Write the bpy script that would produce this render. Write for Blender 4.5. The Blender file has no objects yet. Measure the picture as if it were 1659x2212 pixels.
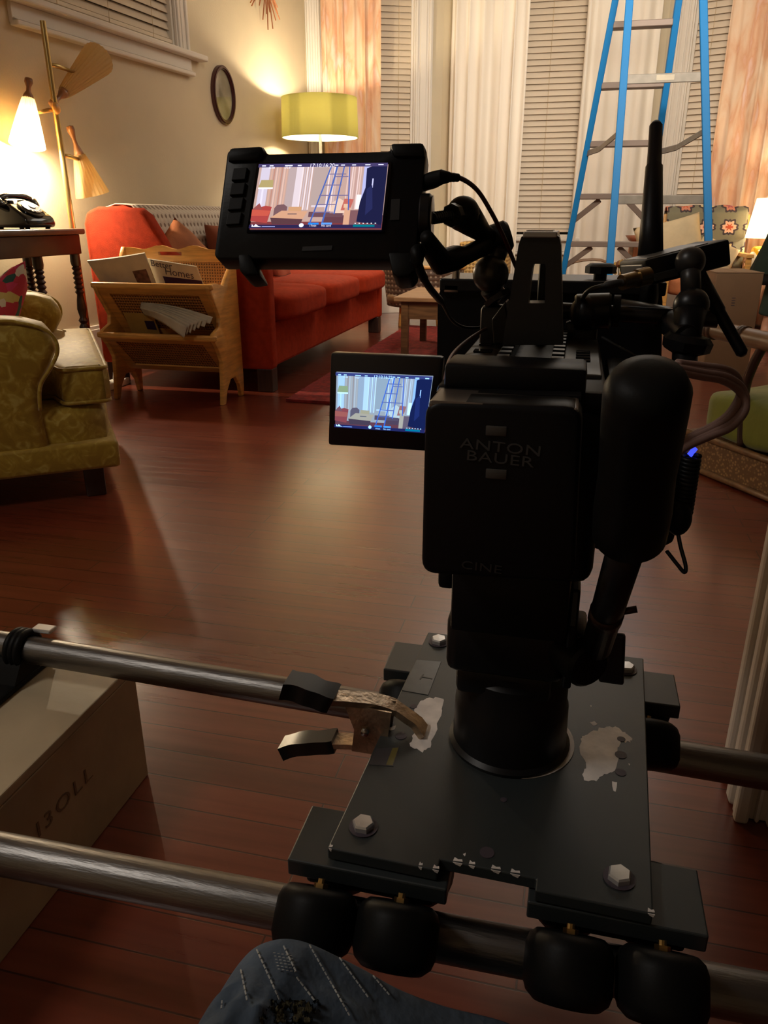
import bpy, bmesh, math, random
from mathutils import Vector, Matrix, noise
random.seed(7)
S = bpy.context.scene
COL = S.collection
R = math.radians
PI = math.pi

# ------------------------------------------------------------------ camera
EYE = Vector((0, 0, 0.82)); PITCH = R(21); YAW = R(13.6); FPX = 1659.0
cam = bpy.data.cameras.new('camera'); cam.sensor_fit = 'HORIZONTAL'; cam.sensor_width = 36; cam.lens = 36
cam.clip_start = 0.02
cob = bpy.data.objects.new('camera', cam); COL.objects.link(cob)
cob.location = EYE; cob.rotation_euler = (PI / 2 - PITCH, 0, YAW); S.camera = cob

# ------------------------------------------------------------------ exposure, world, added fill lights
S.view_settings.view_transform = 'Standard'; S.view_settings.look = 'None'
S.view_settings.exposure = 0.0; S.view_settings.gamma = 1.0; S.view_settings.use_curve_mapping = False
wd = bpy.data.worlds.new('night'); S.world = wd; wd.use_nodes = True
wd.node_tree.nodes['Background'].inputs[0].default_value = (0.55, 0.6, 0.75, 1)
wd.node_tree.nodes['Background'].inputs[1].default_value = 0.012

def lamp(name, kind, loc, energy, col, size=0.1, rot=None, sizey=None, spread=None):
    l = bpy.data.lights.new(name, kind); l.energy = energy; l.color = col
    if kind == 'AREA':
        l.size = size
        if sizey: l.shape = 'RECTANGLE'; l.size_y = sizey
        if spread: l.spread = spread
    else:
        l.shadow_soft_size = size
    o = bpy.data.objects.new(name, l); COL.objects.link(o); o.location = loc
    if rot: o.rotation_euler = rot
    return o

WARM = (1.0, 0.74, 0.46)
ROOM_E, SET_E, HALL_E = 22.0, 50.0, 16.0
TREE_E, FLOORLAMP_E, TABLELAMP_E = 39.0, 30.0, 13.0
lamp('ceiling_fill', 'AREA', (-0.1, 5.4, 2.86), ROOM_E, (1.0, 0.91, 0.79), 1.6)  # unseen fill added below the ceiling to brighten the room
lamp('set_fill', 'AREA', (0.4, 2.3, 2.75), SET_E, (1.0, 0.88, 0.73), 1.2, Vector((-0.75, 4.9, -0.85)).to_track_quat('-Z', 'Y').to_euler(), None, R(84))  # added fill aimed at the window wall, its source unseen
lamp('hall_fill', 'AREA', (-1.7, -0.2, 2.5), HALL_E, (1.0, 0.93, 0.85), 0.5)  # weak unseen fill added to lift the foreground

# ------------------------------------------------------------------ photograph sight lines -> points in the room
_f = Vector((-math.sin(YAW) * math.cos(PITCH), math.cos(YAW) * math.cos(PITCH), -math.sin(PITCH)))
_u = Vector((-math.sin(YAW) * math.sin(PITCH), math.cos(YAW) * math.sin(PITCH), math.cos(PITCH)))
_r = Vector((math.cos(YAW), math.sin(YAW), 0))
def at(px, py, x=None, y=None, z=None, d=None):
    v = _f + _r * ((px - 829.5) / FPX) - _u * ((py - 1106) / FPX)
    if d is None:
        if x is not None: d = (x - EYE.x) / v.x
        elif y is not None: d = (y - EYE.y) / v.y
        else: d = (z - EYE.z) / v.z
    return EYE + v * d

# ------------------------------------------------------------------ scene graph helpers
XF = {}
def thing(name, label, cat, loc=(0, 0, 0), rotz=0.0, group=None, rot=None):
    o = bpy.data.objects.new(name, None); COL.objects.link(o); o.empty_display_size = 0.05
    M = Matrix.Translation(Vector(loc)) @ (rot if rot else Matrix.Rotation(rotz, 4, 'Z'))
    o.matrix_world = M; XF[o.name] = M
    tag(o, label, cat, group); return o
def tag(o, label=None, cat=None, group=None, kind=None):
    if label: o['label'] = label
    if cat: o['category'] = cat
    if group: o['group'] = group
    if kind: o['kind'] = kind
    return o
def root_of(o):
    while o.parent: o = o.parent
    return o
def obj(name, bm, mats, parent=None, world=False, smooth=False, label=None, angle=None):
    """link bm as one mesh object; world=True: bm is in room coordinates"""
    if parent is not None and world:
        bmesh.ops.transform(bm, matrix=XF[root_of(parent).name].inverted(), verts=bm.verts)
    me = bpy.data.meshes.new(name)
    bmesh.ops.recalc_face_normals(bm, faces=bm.faces)
    if smooth:
        for f in bm.faces: f.smooth = True
        if angle:
            for e in bm.edges:
                if len(e.link_faces) == 2 and e.calc_face_angle(0) > R(angle): e.smooth = False
    bm.to_mesh(me); bm.free()
    for m in (mats if isinstance(mats, (list, tuple)) else [mats]): me.materials.append(m)
    o = bpy.data.objects.new(name, me); COL.objects.link(o)
    if parent is not None: o.parent = parent
    if label: o['label'] = label
    return o
def single(name, bm, mats, label, cat, base, group=None, smooth=False, angle=None):
    """a thing that is one mesh, given in room coordinates, origin at its base"""
    bmesh.ops.translate(bm, vec=-Vector(base), verts=bm.verts)
    o = obj(name, bm, mats, None, False, smooth, None, angle); o.location = base
    XF[o.name] = Matrix.Translation(Vector(base))
    return tag(o, label, cat, group)
def struct(name, bm, mats, parent=None, smooth=False):
    o = obj(name, bm, mats, parent, False, smooth, None, 40)
    if parent is None: o['kind'] = 'structure'
    XF[o.name] = Matrix.Identity(4)
    return o

# ------------------------------------------------------------------ mesh helpers
def B(): return bmesh.new()
def merge(bm, b2, M=None, mi=0):
    if M is not None: bmesh.ops.transform(b2, matrix=M, verts=b2.verts)
    vm = {}
    for v in b2.verts: vm[v] = bm.verts.new(v.co)
    for f in b2.faces:
        try:
            nf = bm.faces.new([vm[v] for v in f.verts]); nf.material_index = mi if mi else f.material_index; nf.smooth = f.smooth
        except ValueError: pass
    b2.free(); return bm
def box(bm, c, s, bev=0.0, M=None, seg=2, mi=0):
    b2 = bmesh.new(); bmesh.ops.create_cube(b2, size=1.0)
    bmesh.ops.scale(b2, vec=Vector(s), verts=b2.verts)
    if bev > 0: bmesh.ops.bevel(b2, geom=list(b2.edges), offset=bev, segments=seg, profile=0.5, affect='EDGES')
    T = Matrix.Translation(Vector(c))
    return merge(bm, b2, (M @ T) if M is not None else T, mi)
def span(bm, a, b, bev=0.0, mi=0, seg=2):
    a, b = Vector(a), Vector(b)
    return box(bm, (a + b) / 2, [abs(b[i] - a[i]) for i in range(3)], bev, None, seg, mi)
def frame_z(d):
    d = Vector(d).normalized(); return d.to_track_quat('Z', 'Y').to_matrix().to_4x4()
def cyl(bm, p0, p1, r0, r1=None, n=20, caps=True, mi=0, bev=0):
    p0, p1 = Vector(p0), Vector(p1); r1 = r0 if r1 is None else r1
    L = (p1 - p0).length
    prof = [(r0, 0), (r1, L)]
    if bev: prof = [(r0 - bev, 0), (r0, bev), (r1, L - bev), (r1 - bev, L)]
    return lathe(bm, prof, Matrix.Translation(p0) @ frame_z(p1 - p0), n, caps, mi)
def lathe(bm, prof, M=None, n=24, caps=True, mi=0):
    M = M if M is not None else Matrix.Identity(4)
    rings = []
    for r, z in prof:
        if r < 1e-6: rings.append([bm.verts.new(M @ Vector((0, 0, z)))])
        else: rings.append([bm.verts.new(M @ Vector((r * math.cos(2 * PI * i / n), r * math.sin(2 * PI * i / n), z))) for i in range(n)])
    for a, b in zip(rings, rings[1:]):
        for i in range(n):
            j = (i + 1) % n
            q = [a[i % len(a)], a[j % len(a)], b[j % len(b)], b[i % len(b)]]
            q = list(dict.fromkeys(q))
            if len(q) > 2:
                f = bm.faces.new(q); f.material_index = mi
    if caps:
        for rg in (rings[0], rings[-1]):
            if len(rg) > 2:
                f = bm.faces.new(rg); f.material_index = mi
    return bm
def tube(bm, pts, r, n=10, caps=True, mi=0, closed=False):
    pts = [Vector(p) for p in pts]; N = len(pts)
    rs = r if isinstance(r, (list, tuple)) else [r] * N
    rings = []; up = None
    for i, p in enumerate(pts):
        if closed: t = (pts[(i + 1) % N] - pts[i - 1]).normalized()
        else: t = (pts[min(i + 1, N - 1)] - pts[max(i - 1, 0)]).normalized()
        if up is None:
            up = Vector((0, 0, 1)) if abs(t.z) < 0.9 else Vector((1, 0, 0))
        s = t.cross(up).normalized(); up = s.cross(t).normalized()
        rings.append([bm.verts.new(p + (s * math.cos(2 * PI * k / n) + up * math.sin(2 * PI * k / n)) * rs[i]) for k in range(n)])
    prs = list(zip(rings, rings[1:]))
    if closed: prs.append((rings[-1], rings[0]))
    for a, b in prs:
        for k in range(n):
            f = bm.faces.new([a[k], a[(k + 1) % n], b[(k + 1) % n], b[k]]); f.material_index = mi
    if caps and not closed:
        bm.faces.new(rings[0]).material_index = mi; bm.faces.new(rings[-1]).material_index = mi
    return bm
def curve(ctrl, n=8, closed=False):
    """Catmull-Rom through control points"""
    P = [Vector(p) for p in ctrl]; out = []
    N = len(P)
    rng = range(N) if closed else range(N - 1)
    for i in rng:
        if closed: a, b, c, d = P[i - 1], P[i], P[(i + 1) % N], P[(i + 2) % N]
        else: a, b, c, d = P[max(i - 1, 0)], P[i], P[i + 1], P[min(i + 2, N - 1)]
        for k in range(n):
            t = k / n
            out.append(0.5 * ((2 * b) + (c - a) * t + (2 * a - 5 * b + 4 * c - d) * t * t + (3 * b - a - 3 * c + d) * t ** 3))
    if not closed: out.append(P[-1])
    return out
def prism(bm, poly, o, ux, uy, depth, mi=0, bev=0.0):
    """polygon (2D) placed at o + a*ux + b*uy, extruded by vector depth"""
    o, ux, uy, depth = Vector(o), Vector(ux), Vector(uy), Vector(depth)
    b2 = bmesh.new()
    vs = [b2.verts.new(o + ux * a + uy * b) for a, b in poly]
    f = b2.faces.new(vs)
    r = bmesh.ops.extrude_face_region(b2, geom=[f])
    bmesh.ops.translate(b2, vec=depth, verts=[v for v in r['geom'] if isinstance(v, bmesh.types.BMVert)])
    bmesh.ops.recalc_face_normals(b2, faces=b2.faces)
    if bev:
        es = [e for e in b2.edges if len(e.link_faces) == 2 and e.calc_face_angle(0) > R(35)]
        bmesh.ops.bevel(b2, geom=es, offset=bev, segments=2, profile=0.5, affect='EDGES')
    return merge(bm, b2, None, mi)
def loopfill(bm, outer, inner, o, ux, uy, depth, mi=0):
    """slab with one hole: outer and inner 2D loops with the same vertex count"""
    o, ux, uy, depth = Vector(o), Vector(ux), Vector(uy), Vector(depth); n = len(outer)
    def ring(L, off): return [bm.verts.new(o + ux * a + uy * b + off) for a, b in L]
    z = Vector((0, 0, 0)); A, Bq, C, D = ring(outer, z), ring(inner, z), ring(outer, depth), ring(inner, depth)
    for i in range(n):
        j = (i + 1) % n
        for q in ([A[i], A[j], Bq[j], Bq[i]], [C[i], C[j], D[j], D[i]], [A[i], A[j], C[j], C[i]], [Bq[i], Bq[j], D[j], D[i]]):
            bm.faces.new(q).material_index = mi
    return bm
def sphere(bm, c, r, M=None, n=20, mi=0, sc=(1, 1, 1)):
    b2 = bmesh.new(); bmesh.ops.create_uvsphere(b2, u_segments=n, v_segments=max(8, n // 2), radius=r)
    bmesh.ops.scale(b2, vec=Vector(sc), verts=b2.verts)
    T = Matrix.Translation(Vector(c)); return merge(bm, b2, T @ M if M is not None else T, mi)
def grid(bm, nu, nv, fn, mi=0, thick=None):
    g = [[bm.verts.new(fn(i / nu, j / nv)) for j in range(nv + 1)] for i in range(nu + 1)]
    for i in range(nu):
        for j in range(nv):
            f = bm.faces.new([g[i][j], g[i + 1][j], g[i + 1][j + 1], g[i][j + 1]]); f.material_index = mi
    if thick:
        bmesh.ops.recalc_face_normals(bm, faces=bm.faces)
        bmesh.ops.solidify(bm, geom=list(bm.faces), thickness=thick)
    return bm
def pillow(bm, c, sx, sy, sz, M=None, puff=0.5, n=14, amp=0.0, mi=0):
    """square cushion: flat seams at the rim, full in the middle; lies in local xy"""
    b2 = bmesh.new()
    def pt(u, v, sgn):
        a, b = 2 * u - 1, 2 * v - 1
        h = (max(0, 1 - a * a) * max(0, 1 - b * b)) ** puff
        k = 1 - 0.06 * (1 - abs(a) ** 2) * abs(b) ** 6; q = 1 - 0.06 * (1 - abs(b) ** 2) * abs(a) ** 6
        p = Vector((a * sx / 2 * q, b * sy / 2 * k, sgn * h * sz / 2))
        if amp: p.z += amp * noise.noise(p * 9 + Vector((sx * 31, sy * 17, sgn))) * (h ** 0.5)
        return p
    grid(b2, n, n, lambda u, v: pt(u, v, 1)); grid(b2, n, n, lambda u, v: pt(u, v, -1))
    bmesh.ops.remove_doubles(b2, verts=b2.verts, dist=1e-5)
    T = Matrix.Translation(Vector(c)); return merge(bm, b2, T @ M if M is not None else T, mi)
def blockcush(bm, c, s, p=5.0, n=12, M=None, mi=0, crown=0.0):
    """boxy upholstered block with soft edges"""
    b2 = bmesh.new(); bmesh.ops.create_cube(b2, size=2.0)
    bmesh.ops.subdivide_edges(b2, edges=b2.edges, cuts=n, use_grid_fill=True)
    for v in b2.verts:
        x, y, z = v.co; L = (abs(x) ** p + abs(y) ** p + abs(z) ** p) ** (1 / p)
        v.co = Vector((x, y, z)) / L
        if crown and v.co.z > 0: v.co.z += crown * (1 - v.co.x ** 2) * (1 - v.co.y ** 2)
        v.co = Vector((v.co.x * s[0] / 2, v.co.y * s[1] / 2, v.co.z * s[2] / 2))
    T = Matrix.Translation(Vector(c)); return merge(bm, b2, M @ T if M is not None else T, mi)
def text_bm(txt, size, M, depth=0.0, align='CENTER', sx=1.0, shear=0.0, spacing=1.0):
    cu = bpy.data.curves.new('lettering', 'FONT'); cu.body = txt; cu.size = size; cu.align_x = align; cu.align_y = 'CENTER'
    cu.extrude = depth; cu.space_character = spacing; cu.shear = shear; cu.resolution_u = 3
    o = bpy.data.objects.new('lettering', cu); COL.objects.link(o)
    dg = bpy.context.evaluated_depsgraph_get()
    me = bpy.data.meshes.new_from_object(o.evaluated_get(dg))
    b2 = bmesh.new(); b2.from_mesh(me)
    bpy.data.objects.remove(o); bpy.data.curves.remove(cu); bpy.data.meshes.remove(me)
    bmesh.ops.scale(b2, vec=(sx, 1, 1), verts=b2.verts); bmesh.ops.transform(b2, matrix=M, verts=b2.verts)
    return b2
def axes(o, x, y, z=None):
    x = Vector(x).normalized(); y = Vector(y).normalized(); z = x.cross(y).normalized() if z is None else Vector(z)
    y = z.cross(x).normalized()
    return Matrix(((x.x, y.x, z.x, o[0]), (x.y, y.y, z.y, o[1]), (x.z, y.z, z.z, o[2]), (0, 0, 0, 1)))

# ------------------------------------------------------------------ materials
def mat(name, col, rough=0.5, metal=0.0, bump=0.0, bs=60, var=0.0, vs=6, col2=None, vstretch=None, spec=0.5, coat=0.0, sheen=0.0, trans=0.0, detail=4, emit=None, es=0):
    m = bpy.data.materials.new(name); m.use_nodes = True; nt = m.node_tree; N, L = nt.nodes, nt.links
    p = N['Principled BSDF']; p.inputs['Base Color'].default_value = (*col, 1); p.inputs['Roughness'].default_value = rough
    p.inputs['Metallic'].default_value = metal; p.inputs['Specular IOR Level'].default_value = spec
    p.inputs['Coat Weight'].default_value = coat; p.inputs['Sheen Weight'].default_value = sheen
    p.inputs['Transmission Weight'].default_value = trans
    if emit: p.inputs['Emission Color'].default_value = (*emit, 1); p.inputs['Emission Strength'].default_value = es
    tc = N.new('ShaderNodeTexCoord'); vec = tc.outputs['Object']
    if vstretch:
        mp = N.new('ShaderNodeMapping'); mp.inputs['Scale'].default_value = vstretch; L.new(vec, mp.inputs['Vector']); vec2 = mp.outputs['Vector']
    else: vec2 = vec
    if var or col2:
        nz = N.new('ShaderNodeTexNoise'); nz.inputs['Scale'].default_value = vs; nz.inputs['Detail'].default_value = detail
        L.new(vec2, nz.inputs['Vector'])
        rp = N.new('ShaderNodeValToRGB'); L.new(nz.outputs['Fac'], rp.inputs['Fac'])
        c2 = col2 if col2 else tuple(min(1, c * (1 + var)) for c in col)
        c1 = col if col2 else tuple(c * (1 - var) for c in col)
        rp.color_ramp.elements[0].position = 0.35; rp.color_ramp.elements[1].position = 0.65
        rp.color_ramp.elements[0].color = (*c1, 1); rp.color_ramp.elements[1].color = (*c2, 1)
        L.new(rp.outputs['Color'], p.inputs['Base Color'])
    if bump:
        nb = N.new('ShaderNodeTexNoise'); nb.inputs['Scale'].default_value = bs; nb.inputs['Detail'].default_value = 3
        L.new(vec2, nb.inputs['Vector'])
        bp = N.new('ShaderNodeBump'); bp.inputs['Strength'].default_value = bump; bp.inputs['Distance'].default_value = 0.004
        L.new(nb.outputs['Fac'], bp.inputs['Height']); L.new(bp.outputs['Normal'], p.inputs['Normal'])
    return m
def emis(name, col, s=1.0):
    m = bpy.data.materials.new(name); m.use_nodes = True; nt = m.node_tree; N, L = nt.nodes, nt.links
    N.remove(N['Principled BSDF']); e = N.new('ShaderNodeEmission'); e.inputs[0].default_value = (*col, 1); e.inputs[1].default_value = s
    L.new(e.outputs[0], N['Material Output'].inputs[0]); return m
def node(m, kind, **kw):
    n = m.node_tree.nodes.new(kind)
    for k, v in kw.items():
        if k in n.inputs: n.inputs[k].default_value = v
        else: setattr(n, k, v)
    return n
def link(m, a, b): m.node_tree.links.new(a, b)
def P(m): return m.node_tree.nodes['Principled BSDF']
def ramp(m, stops, const=False):
    r = m.node_tree.nodes.new('ShaderNodeValToRGB'); e = r.color_ramp.elements
    if const: r.color_ramp.interpolation = 'CONSTANT'
    while len(e) < len(stops): e.new(0.5)
    for k, (p, c) in enumerate(stops): e[k].position = p; e[k].color = (*c, 1)
    return r
def mathn(m, op, a, b=None):
    n = m.node_tree.nodes.new('ShaderNodeMath'); n.operation = op
    for k, v in enumerate((a, b)):
        if v is None: continue
        if hasattr(v, 'links'): link(m, v, n.inputs[k])
        else: n.inputs[k].default_value = v
    return n.outputs[0]

M = {}
M['wall'] = mat('cream_wall_paint', (0.57, 0.48, 0.33), 0.6, bump=0.15, bs=90, var=0.03, vs=3)
M['ceiling'] = mat('ceiling_paint', (0.72, 0.68, 0.58), 0.8)
M['trim'] = mat('white_trim_paint', (0.68, 0.62, 0.54), 0.4, bump=0.05, bs=30)
M['blind'] = mat('blind_slat', (0.66, 0.55, 0.42), 0.5)
M['glass'] = mat('night_glass', (0.01, 0.012, 0.016), 0.05)
M['black'] = mat('black_plastic', (0.004, 0.004, 0.005), 0.45, bump=0.03, bs=400, spec=0.22)
M['blackmetal'] = mat('black_anodised', (0.007, 0.007, 0.008), 0.36, metal=0.0, spec=0.35)
M['rubber'] = mat('black_rubber', (0.006, 0.006, 0.006), 0.5, bump=0.03, bs=600, spec=0.14)
M['steel'] = mat('steel', (0.55, 0.52, 0.48), 0.28, metal=1.0, var=0.1, vs=60)
M['chrome'] = mat('zinc_plated', (0.62, 0.61, 0.60), 0.3, metal=0.6)
M['brass'] = mat('brass', (0.65, 0.45, 0.18), 0.28, metal=1.0)
M['rail'] = mat('worn_pipe', (0.20, 0.19, 0.18), 0.40, metal=1.0, bump=0.12, bs=120, var=0.22, vs=14, vstretch=(0.35, 3, 3))
M['plate'] = mat('dark_painted_plate', (0.030, 0.036, 0.037), 0.42, bump=0.015, bs=500, spec=0.5)
M['bare'] = mat('bare_aluminium', (0.80, 0.74, 0.70), 0.5, metal=0.0, var=0.12, vs=50, bump=0.1, bs=90)
M['red'] = mat('red_upholstery', (0.38, 0.034, 0.008), 0.9, spec=0.2, bump=0.35, bs=260, var=0.12, vs=30)
M['oak'] = mat('honey_oak', (0.70, 0.35, 0.085), 0.38, bump=0.1, bs=40, var=0.18, vs=9, vstretch=(1, 1, 8), coat=0.2)
M['walnut'] = mat('dark_walnut', (0.035, 0.014, 0.009), 0.38, bump=0.08, bs=40, var=0.3, vs=8, vstretch=(8, 1, 1))
M['midwood'] = mat('mid_brown_wood', (0.17, 0.085, 0.035), 0.4, var=0.25, vs=8, vstretch=(1, 8, 8))
M['tablewood'] = mat('coffee_table_wood', (0.36, 0.20, 0.095), 0.42, var=0.2, vs=9, vstretch=(1, 9, 9))
M['gold'] = mat('gold_pole', (0.55, 0.40, 0.16), 0.3, metal=0.9)
M['blue'] = mat('blue_fibreglass', (0.010, 0.19, 0.50), 0.55, bump=0.04, bs=200, spec=0.25)
M['alu'] = mat('ladder_aluminium', (0.24, 0.215, 0.18), 0.5, metal=0.25, var=0.12, vs=20)
M['lime'] = mat('lime_fabric', (0.48, 0.445, 0.16), 0.8, bump=0.25, bs=400)
M['paper'] = mat('paper', (0.56, 0.50, 0.39), 0.6, var=0.06, vs=20)
M['ink'] = mat('dark_ink', (0.06, 0.045, 0.06), 0.6)
M['darkcloth'] = mat('dark_cloth', (0.01, 0.01, 0.012), 0.85, bump=0.3, bs=80)
M['rust'] = mat('rust_orange_cloth', (0.40, 0.13, 0.045), 0.8, bump=0.25, bs=150, var=0.15, vs=14)
M['cream'] = mat('cream_cloth', (0.58, 0.44, 0.26), 0.85, bump=0.3, bs=60, var=0.1, vs=14)
M['phone'] = mat('black_bakelite', (0.006, 0.006, 0.007), 0.12, coat=0.5)
M['cable'] = mat('brown_cable', (0.26, 0.155, 0.13), 0.5)
M['redcable'] = mat('dark_red_cable', (0.08, 0.012, 0.01), 0.45)
M['screenglass'] = mat('dark_screen_glass', (0.004, 0.004, 0.006), 0.12)
M['letter'] = mat('grey_lettering', (0.045, 0.045, 0.045), 0.5)
M['button'] = mat('grey_button', (0.06, 0.057, 0.052), 0.45)

# floor boards running across the room
m = mat('red_brown_floorboards', (0.16, 0.035, 0.014), 0.3, spec=0.5, coat=0.8)
P_ = m.node_tree.nodes['Principled BSDF']; P_.inputs['Coat Roughness'].default_value = 0.22; M['floor'] = m
tc = node(m, 'ShaderNodeTexCoord'); br = node(m, 'ShaderNodeTexBrick')
br.offset = 0.37; br.offset_frequency = 2
for k, v in {'Scale': 1.0, 'Mortar Size': 0.0014, 'Mortar Smooth': 0.3, 'Brick Width': 0.82, 'Row Height': 0.058, 'Bias': 0.0}.items(): br.inputs[k].default_value = v
br.inputs['Color1'].default_value = (0, 0, 0, 1); br.inputs['Color2'].default_value = (1, 1, 1, 1); br.inputs['Mortar'].default_value = (0.5, 0.5, 0.5, 1)
link(m, tc.outputs['Object'], br.inputs['Vector'])
mp = node(m, 'ShaderNodeMapping'); mp.inputs['Scale'].default_value = (1.6, 26, 1); link(m, tc.outputs['Object'], mp.inputs['Vector'])
g1 = node(m, 'ShaderNodeTexNoise', Scale=2.2, Detail=6.0); link(m, mp.outputs['Vector'], g1.inputs['Vector'])
g2 = node(m, 'ShaderNodeTexNoise', Scale=1.3, Detail=2.0); link(m, tc.outputs['Object'], g2.inputs['Vector'])
a = mathn(m, 'ADD', mathn(m, 'MULTIPLY', br.outputs['Color'], 0.12), 0.11); b = mathn(m, 'MULTIPLY', g1.outputs['Fac'], 0.5); c = mathn(m, 'MULTIPLY', g2.outputs['Fac'], 0.3)
s = mathn(m, 'ADD', mathn(m, 'ADD', a, b), c)
rp = ramp(m, [(0.25, (0.080, 0.0135, 0.0065)), (0.55, (0.160, 0.028, 0.012)), (0.85, (0.25, 0.052, 0.022))]); link(m, s, rp.inputs['Fac'])
mx = node(m, 'ShaderNodeMixRGB'); mx.blend_type = 'MIX'; mx.inputs['Color2'].default_value = (0.03, 0.007, 0.004, 1)
link(m, mathn(m, 'MULTIPLY', br.outputs['Fac'], 0.85), mx.inputs['Fac']); link(m, rp.outputs['Color'], mx.inputs['Color1']); link(m, mx.outputs['Color'], P(m).inputs['Base Color'])
rr = mathn(m, 'ADD', mathn(m, 'MULTIPLY', g2.outputs['Fac'], 0.22), mathn(m, 'ADD', mathn(m, 'MULTIPLY', g1.outputs['Fac'], 0.16), 0.12))
link(m, rr, P(m).inputs['Roughness'])
bp = node(m, 'ShaderNodeBump', Strength=0.25, Distance=0.0015); link(m, mathn(m, 'SUBTRACT', mathn(m, 'MULTIPLY', g1.outputs['Fac'], 0.35), br.outputs['Fac']), bp.inputs['Height']); link(m, bp.outputs['Normal'], P(m).inputs['Normal'])

# peach curtain: soft watercolour blotches, long in the drop
m = mat('peach_curtain_cloth', (0.8, 0.5, 0.35), 0.85); M['peach'] = m
tc = node(m, 'ShaderNodeTexCoord'); mp = node(m, 'ShaderNodeMapping'); mp.inputs['Scale'].default_value = (7, 7, 2.0); link(m, tc.outputs['Object'], mp.inputs['Vector'])
nz = node(m, 'ShaderNodeTexNoise', Scale=1.5, Detail=5.0); nz.inputs['Distortion'].default_value = 0.6; link(m, mp.outputs['Vector'], nz.inputs['Vector'])
rp = ramp(m, [(0.30, (0.80, 0.63, 0.47)), (0.46, (0.75, 0.50, 0.33)), (0.56, (0.68, 0.37, 0.22)), (0.66, (0.76, 0.54, 0.46))]); link(m, nz.outputs['Fac'], rp.inputs['Fac']); link(m, rp.outputs['Color'], P(m).inputs['Base Color'])
M['sheer'] = mat('white_curtain_cloth', (0.84, 0.765, 0.66), 0.85, bump=0.08, bs=200)

# damask armchair cloth
m = mat('gold_damask', (0.3, 0.2, 0.05), 0.6, sheen=0.3); M['damask'] = m
tc = node(m, 'ShaderNodeTexCoord'); nz = node(m, 'ShaderNodeTexNoise', Scale=24.0, Detail=4.0); nz.inputs['Distortion'].default_value = 1.6; link(m, tc.outputs['Object'], nz.inputs['Vector'])
rp = ramp(m, [(0.42, (0.33, 0.20, 0.010)), (0.55, (0.40, 0.26, 0.02)), (0.68, (0.52, 0.39, 0.08))]); link(m, nz.outputs['Fac'], rp.inputs['Fac']); link(m, rp.outputs['Color'], P(m).inputs['Base Color'])
bp = node(m, 'ShaderNodeBump', Strength=0.35, Distance=0.003); link(m, nz.outputs['Fac'], bp.inputs['Height']); link(m, bp.outputs['Normal'], P(m).inputs['Normal'])

def weave(name, c1, c2, scale, hole=0.35, rough=0.6, rot=0.0, plane='xz'):
    """dotted open weave (cane, crochet): rows of small dark holes"""
    m = mat(name, c1, rough); tc = node(m, 'ShaderNodeTexCoord'); sp = node(m, 'ShaderNodeSeparateXYZ'); link(m, tc.outputs['Object'], sp.inputs[0])
    a = sp.outputs['X' if 'x' in plane else 'Y']; b = sp.outputs['Z' if 'z' in plane else 'Y']
    fa = mathn(m, 'SINE', mathn(m, 'MULTIPLY', a, scale)); fb = mathn(m, 'SINE', mathn(m, 'MULTIPLY', b, scale))
    s = mathn(m, 'ADD', mathn(m, 'MULTIPLY', fa, 0.5), mathn(m, 'MULTIPLY', fb, 0.5))
    rp = ramp(m, [(hole, c1), (min(0.98, hole + 0.1), c2)]); link(m, s, rp.inputs['Fac']); link(m, rp.outputs['Color'], P(m).inputs['Base Color'])
    bp = node(m, 'ShaderNodeBump', Strength=0.6, Distance=0.004); bp.invert = True; link(m, s, bp.inputs['Height']); link(m, bp.outputs['Normal'], P(m).inputs['Normal'])
    return m
M['cane'] = weave('cane_panel', (0.50, 0.23, 0.06), (0.10, 0.035, 0.01), 2 * PI / 0.013, 0.35)
M['chaircane'] = weave('chair_cane', (0.10, 0.055, 0.032), (0.36, 0.26, 0.18), 2 * PI / 0.035, 0.5)
M['crochet'] = weave('crochet_wool', (0.62, 0.55, 0.46), (0.26, 0.19, 0.14), 2 * PI / 0.042, 0.45, 0.9, plane='yz')
M['rattanweave'] = weave('rattan_weave', (0.30, 0.15, 0.055), (0.16, 0.07, 0.025), 2 * PI / 0.012, 0.4)
# ================================================================== THE ROOM
bm = B(); span(bm, (-4.5, -2.2, -0.06), (4.5, 8.0, 0.0)); struct('floor', bm, M['floor'])
bm = B(); span(bm, (-4.5, -1.2, 2.9), (4.5, 8.0, 2.98)); struct('ceiling', bm, M['ceiling'])

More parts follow.
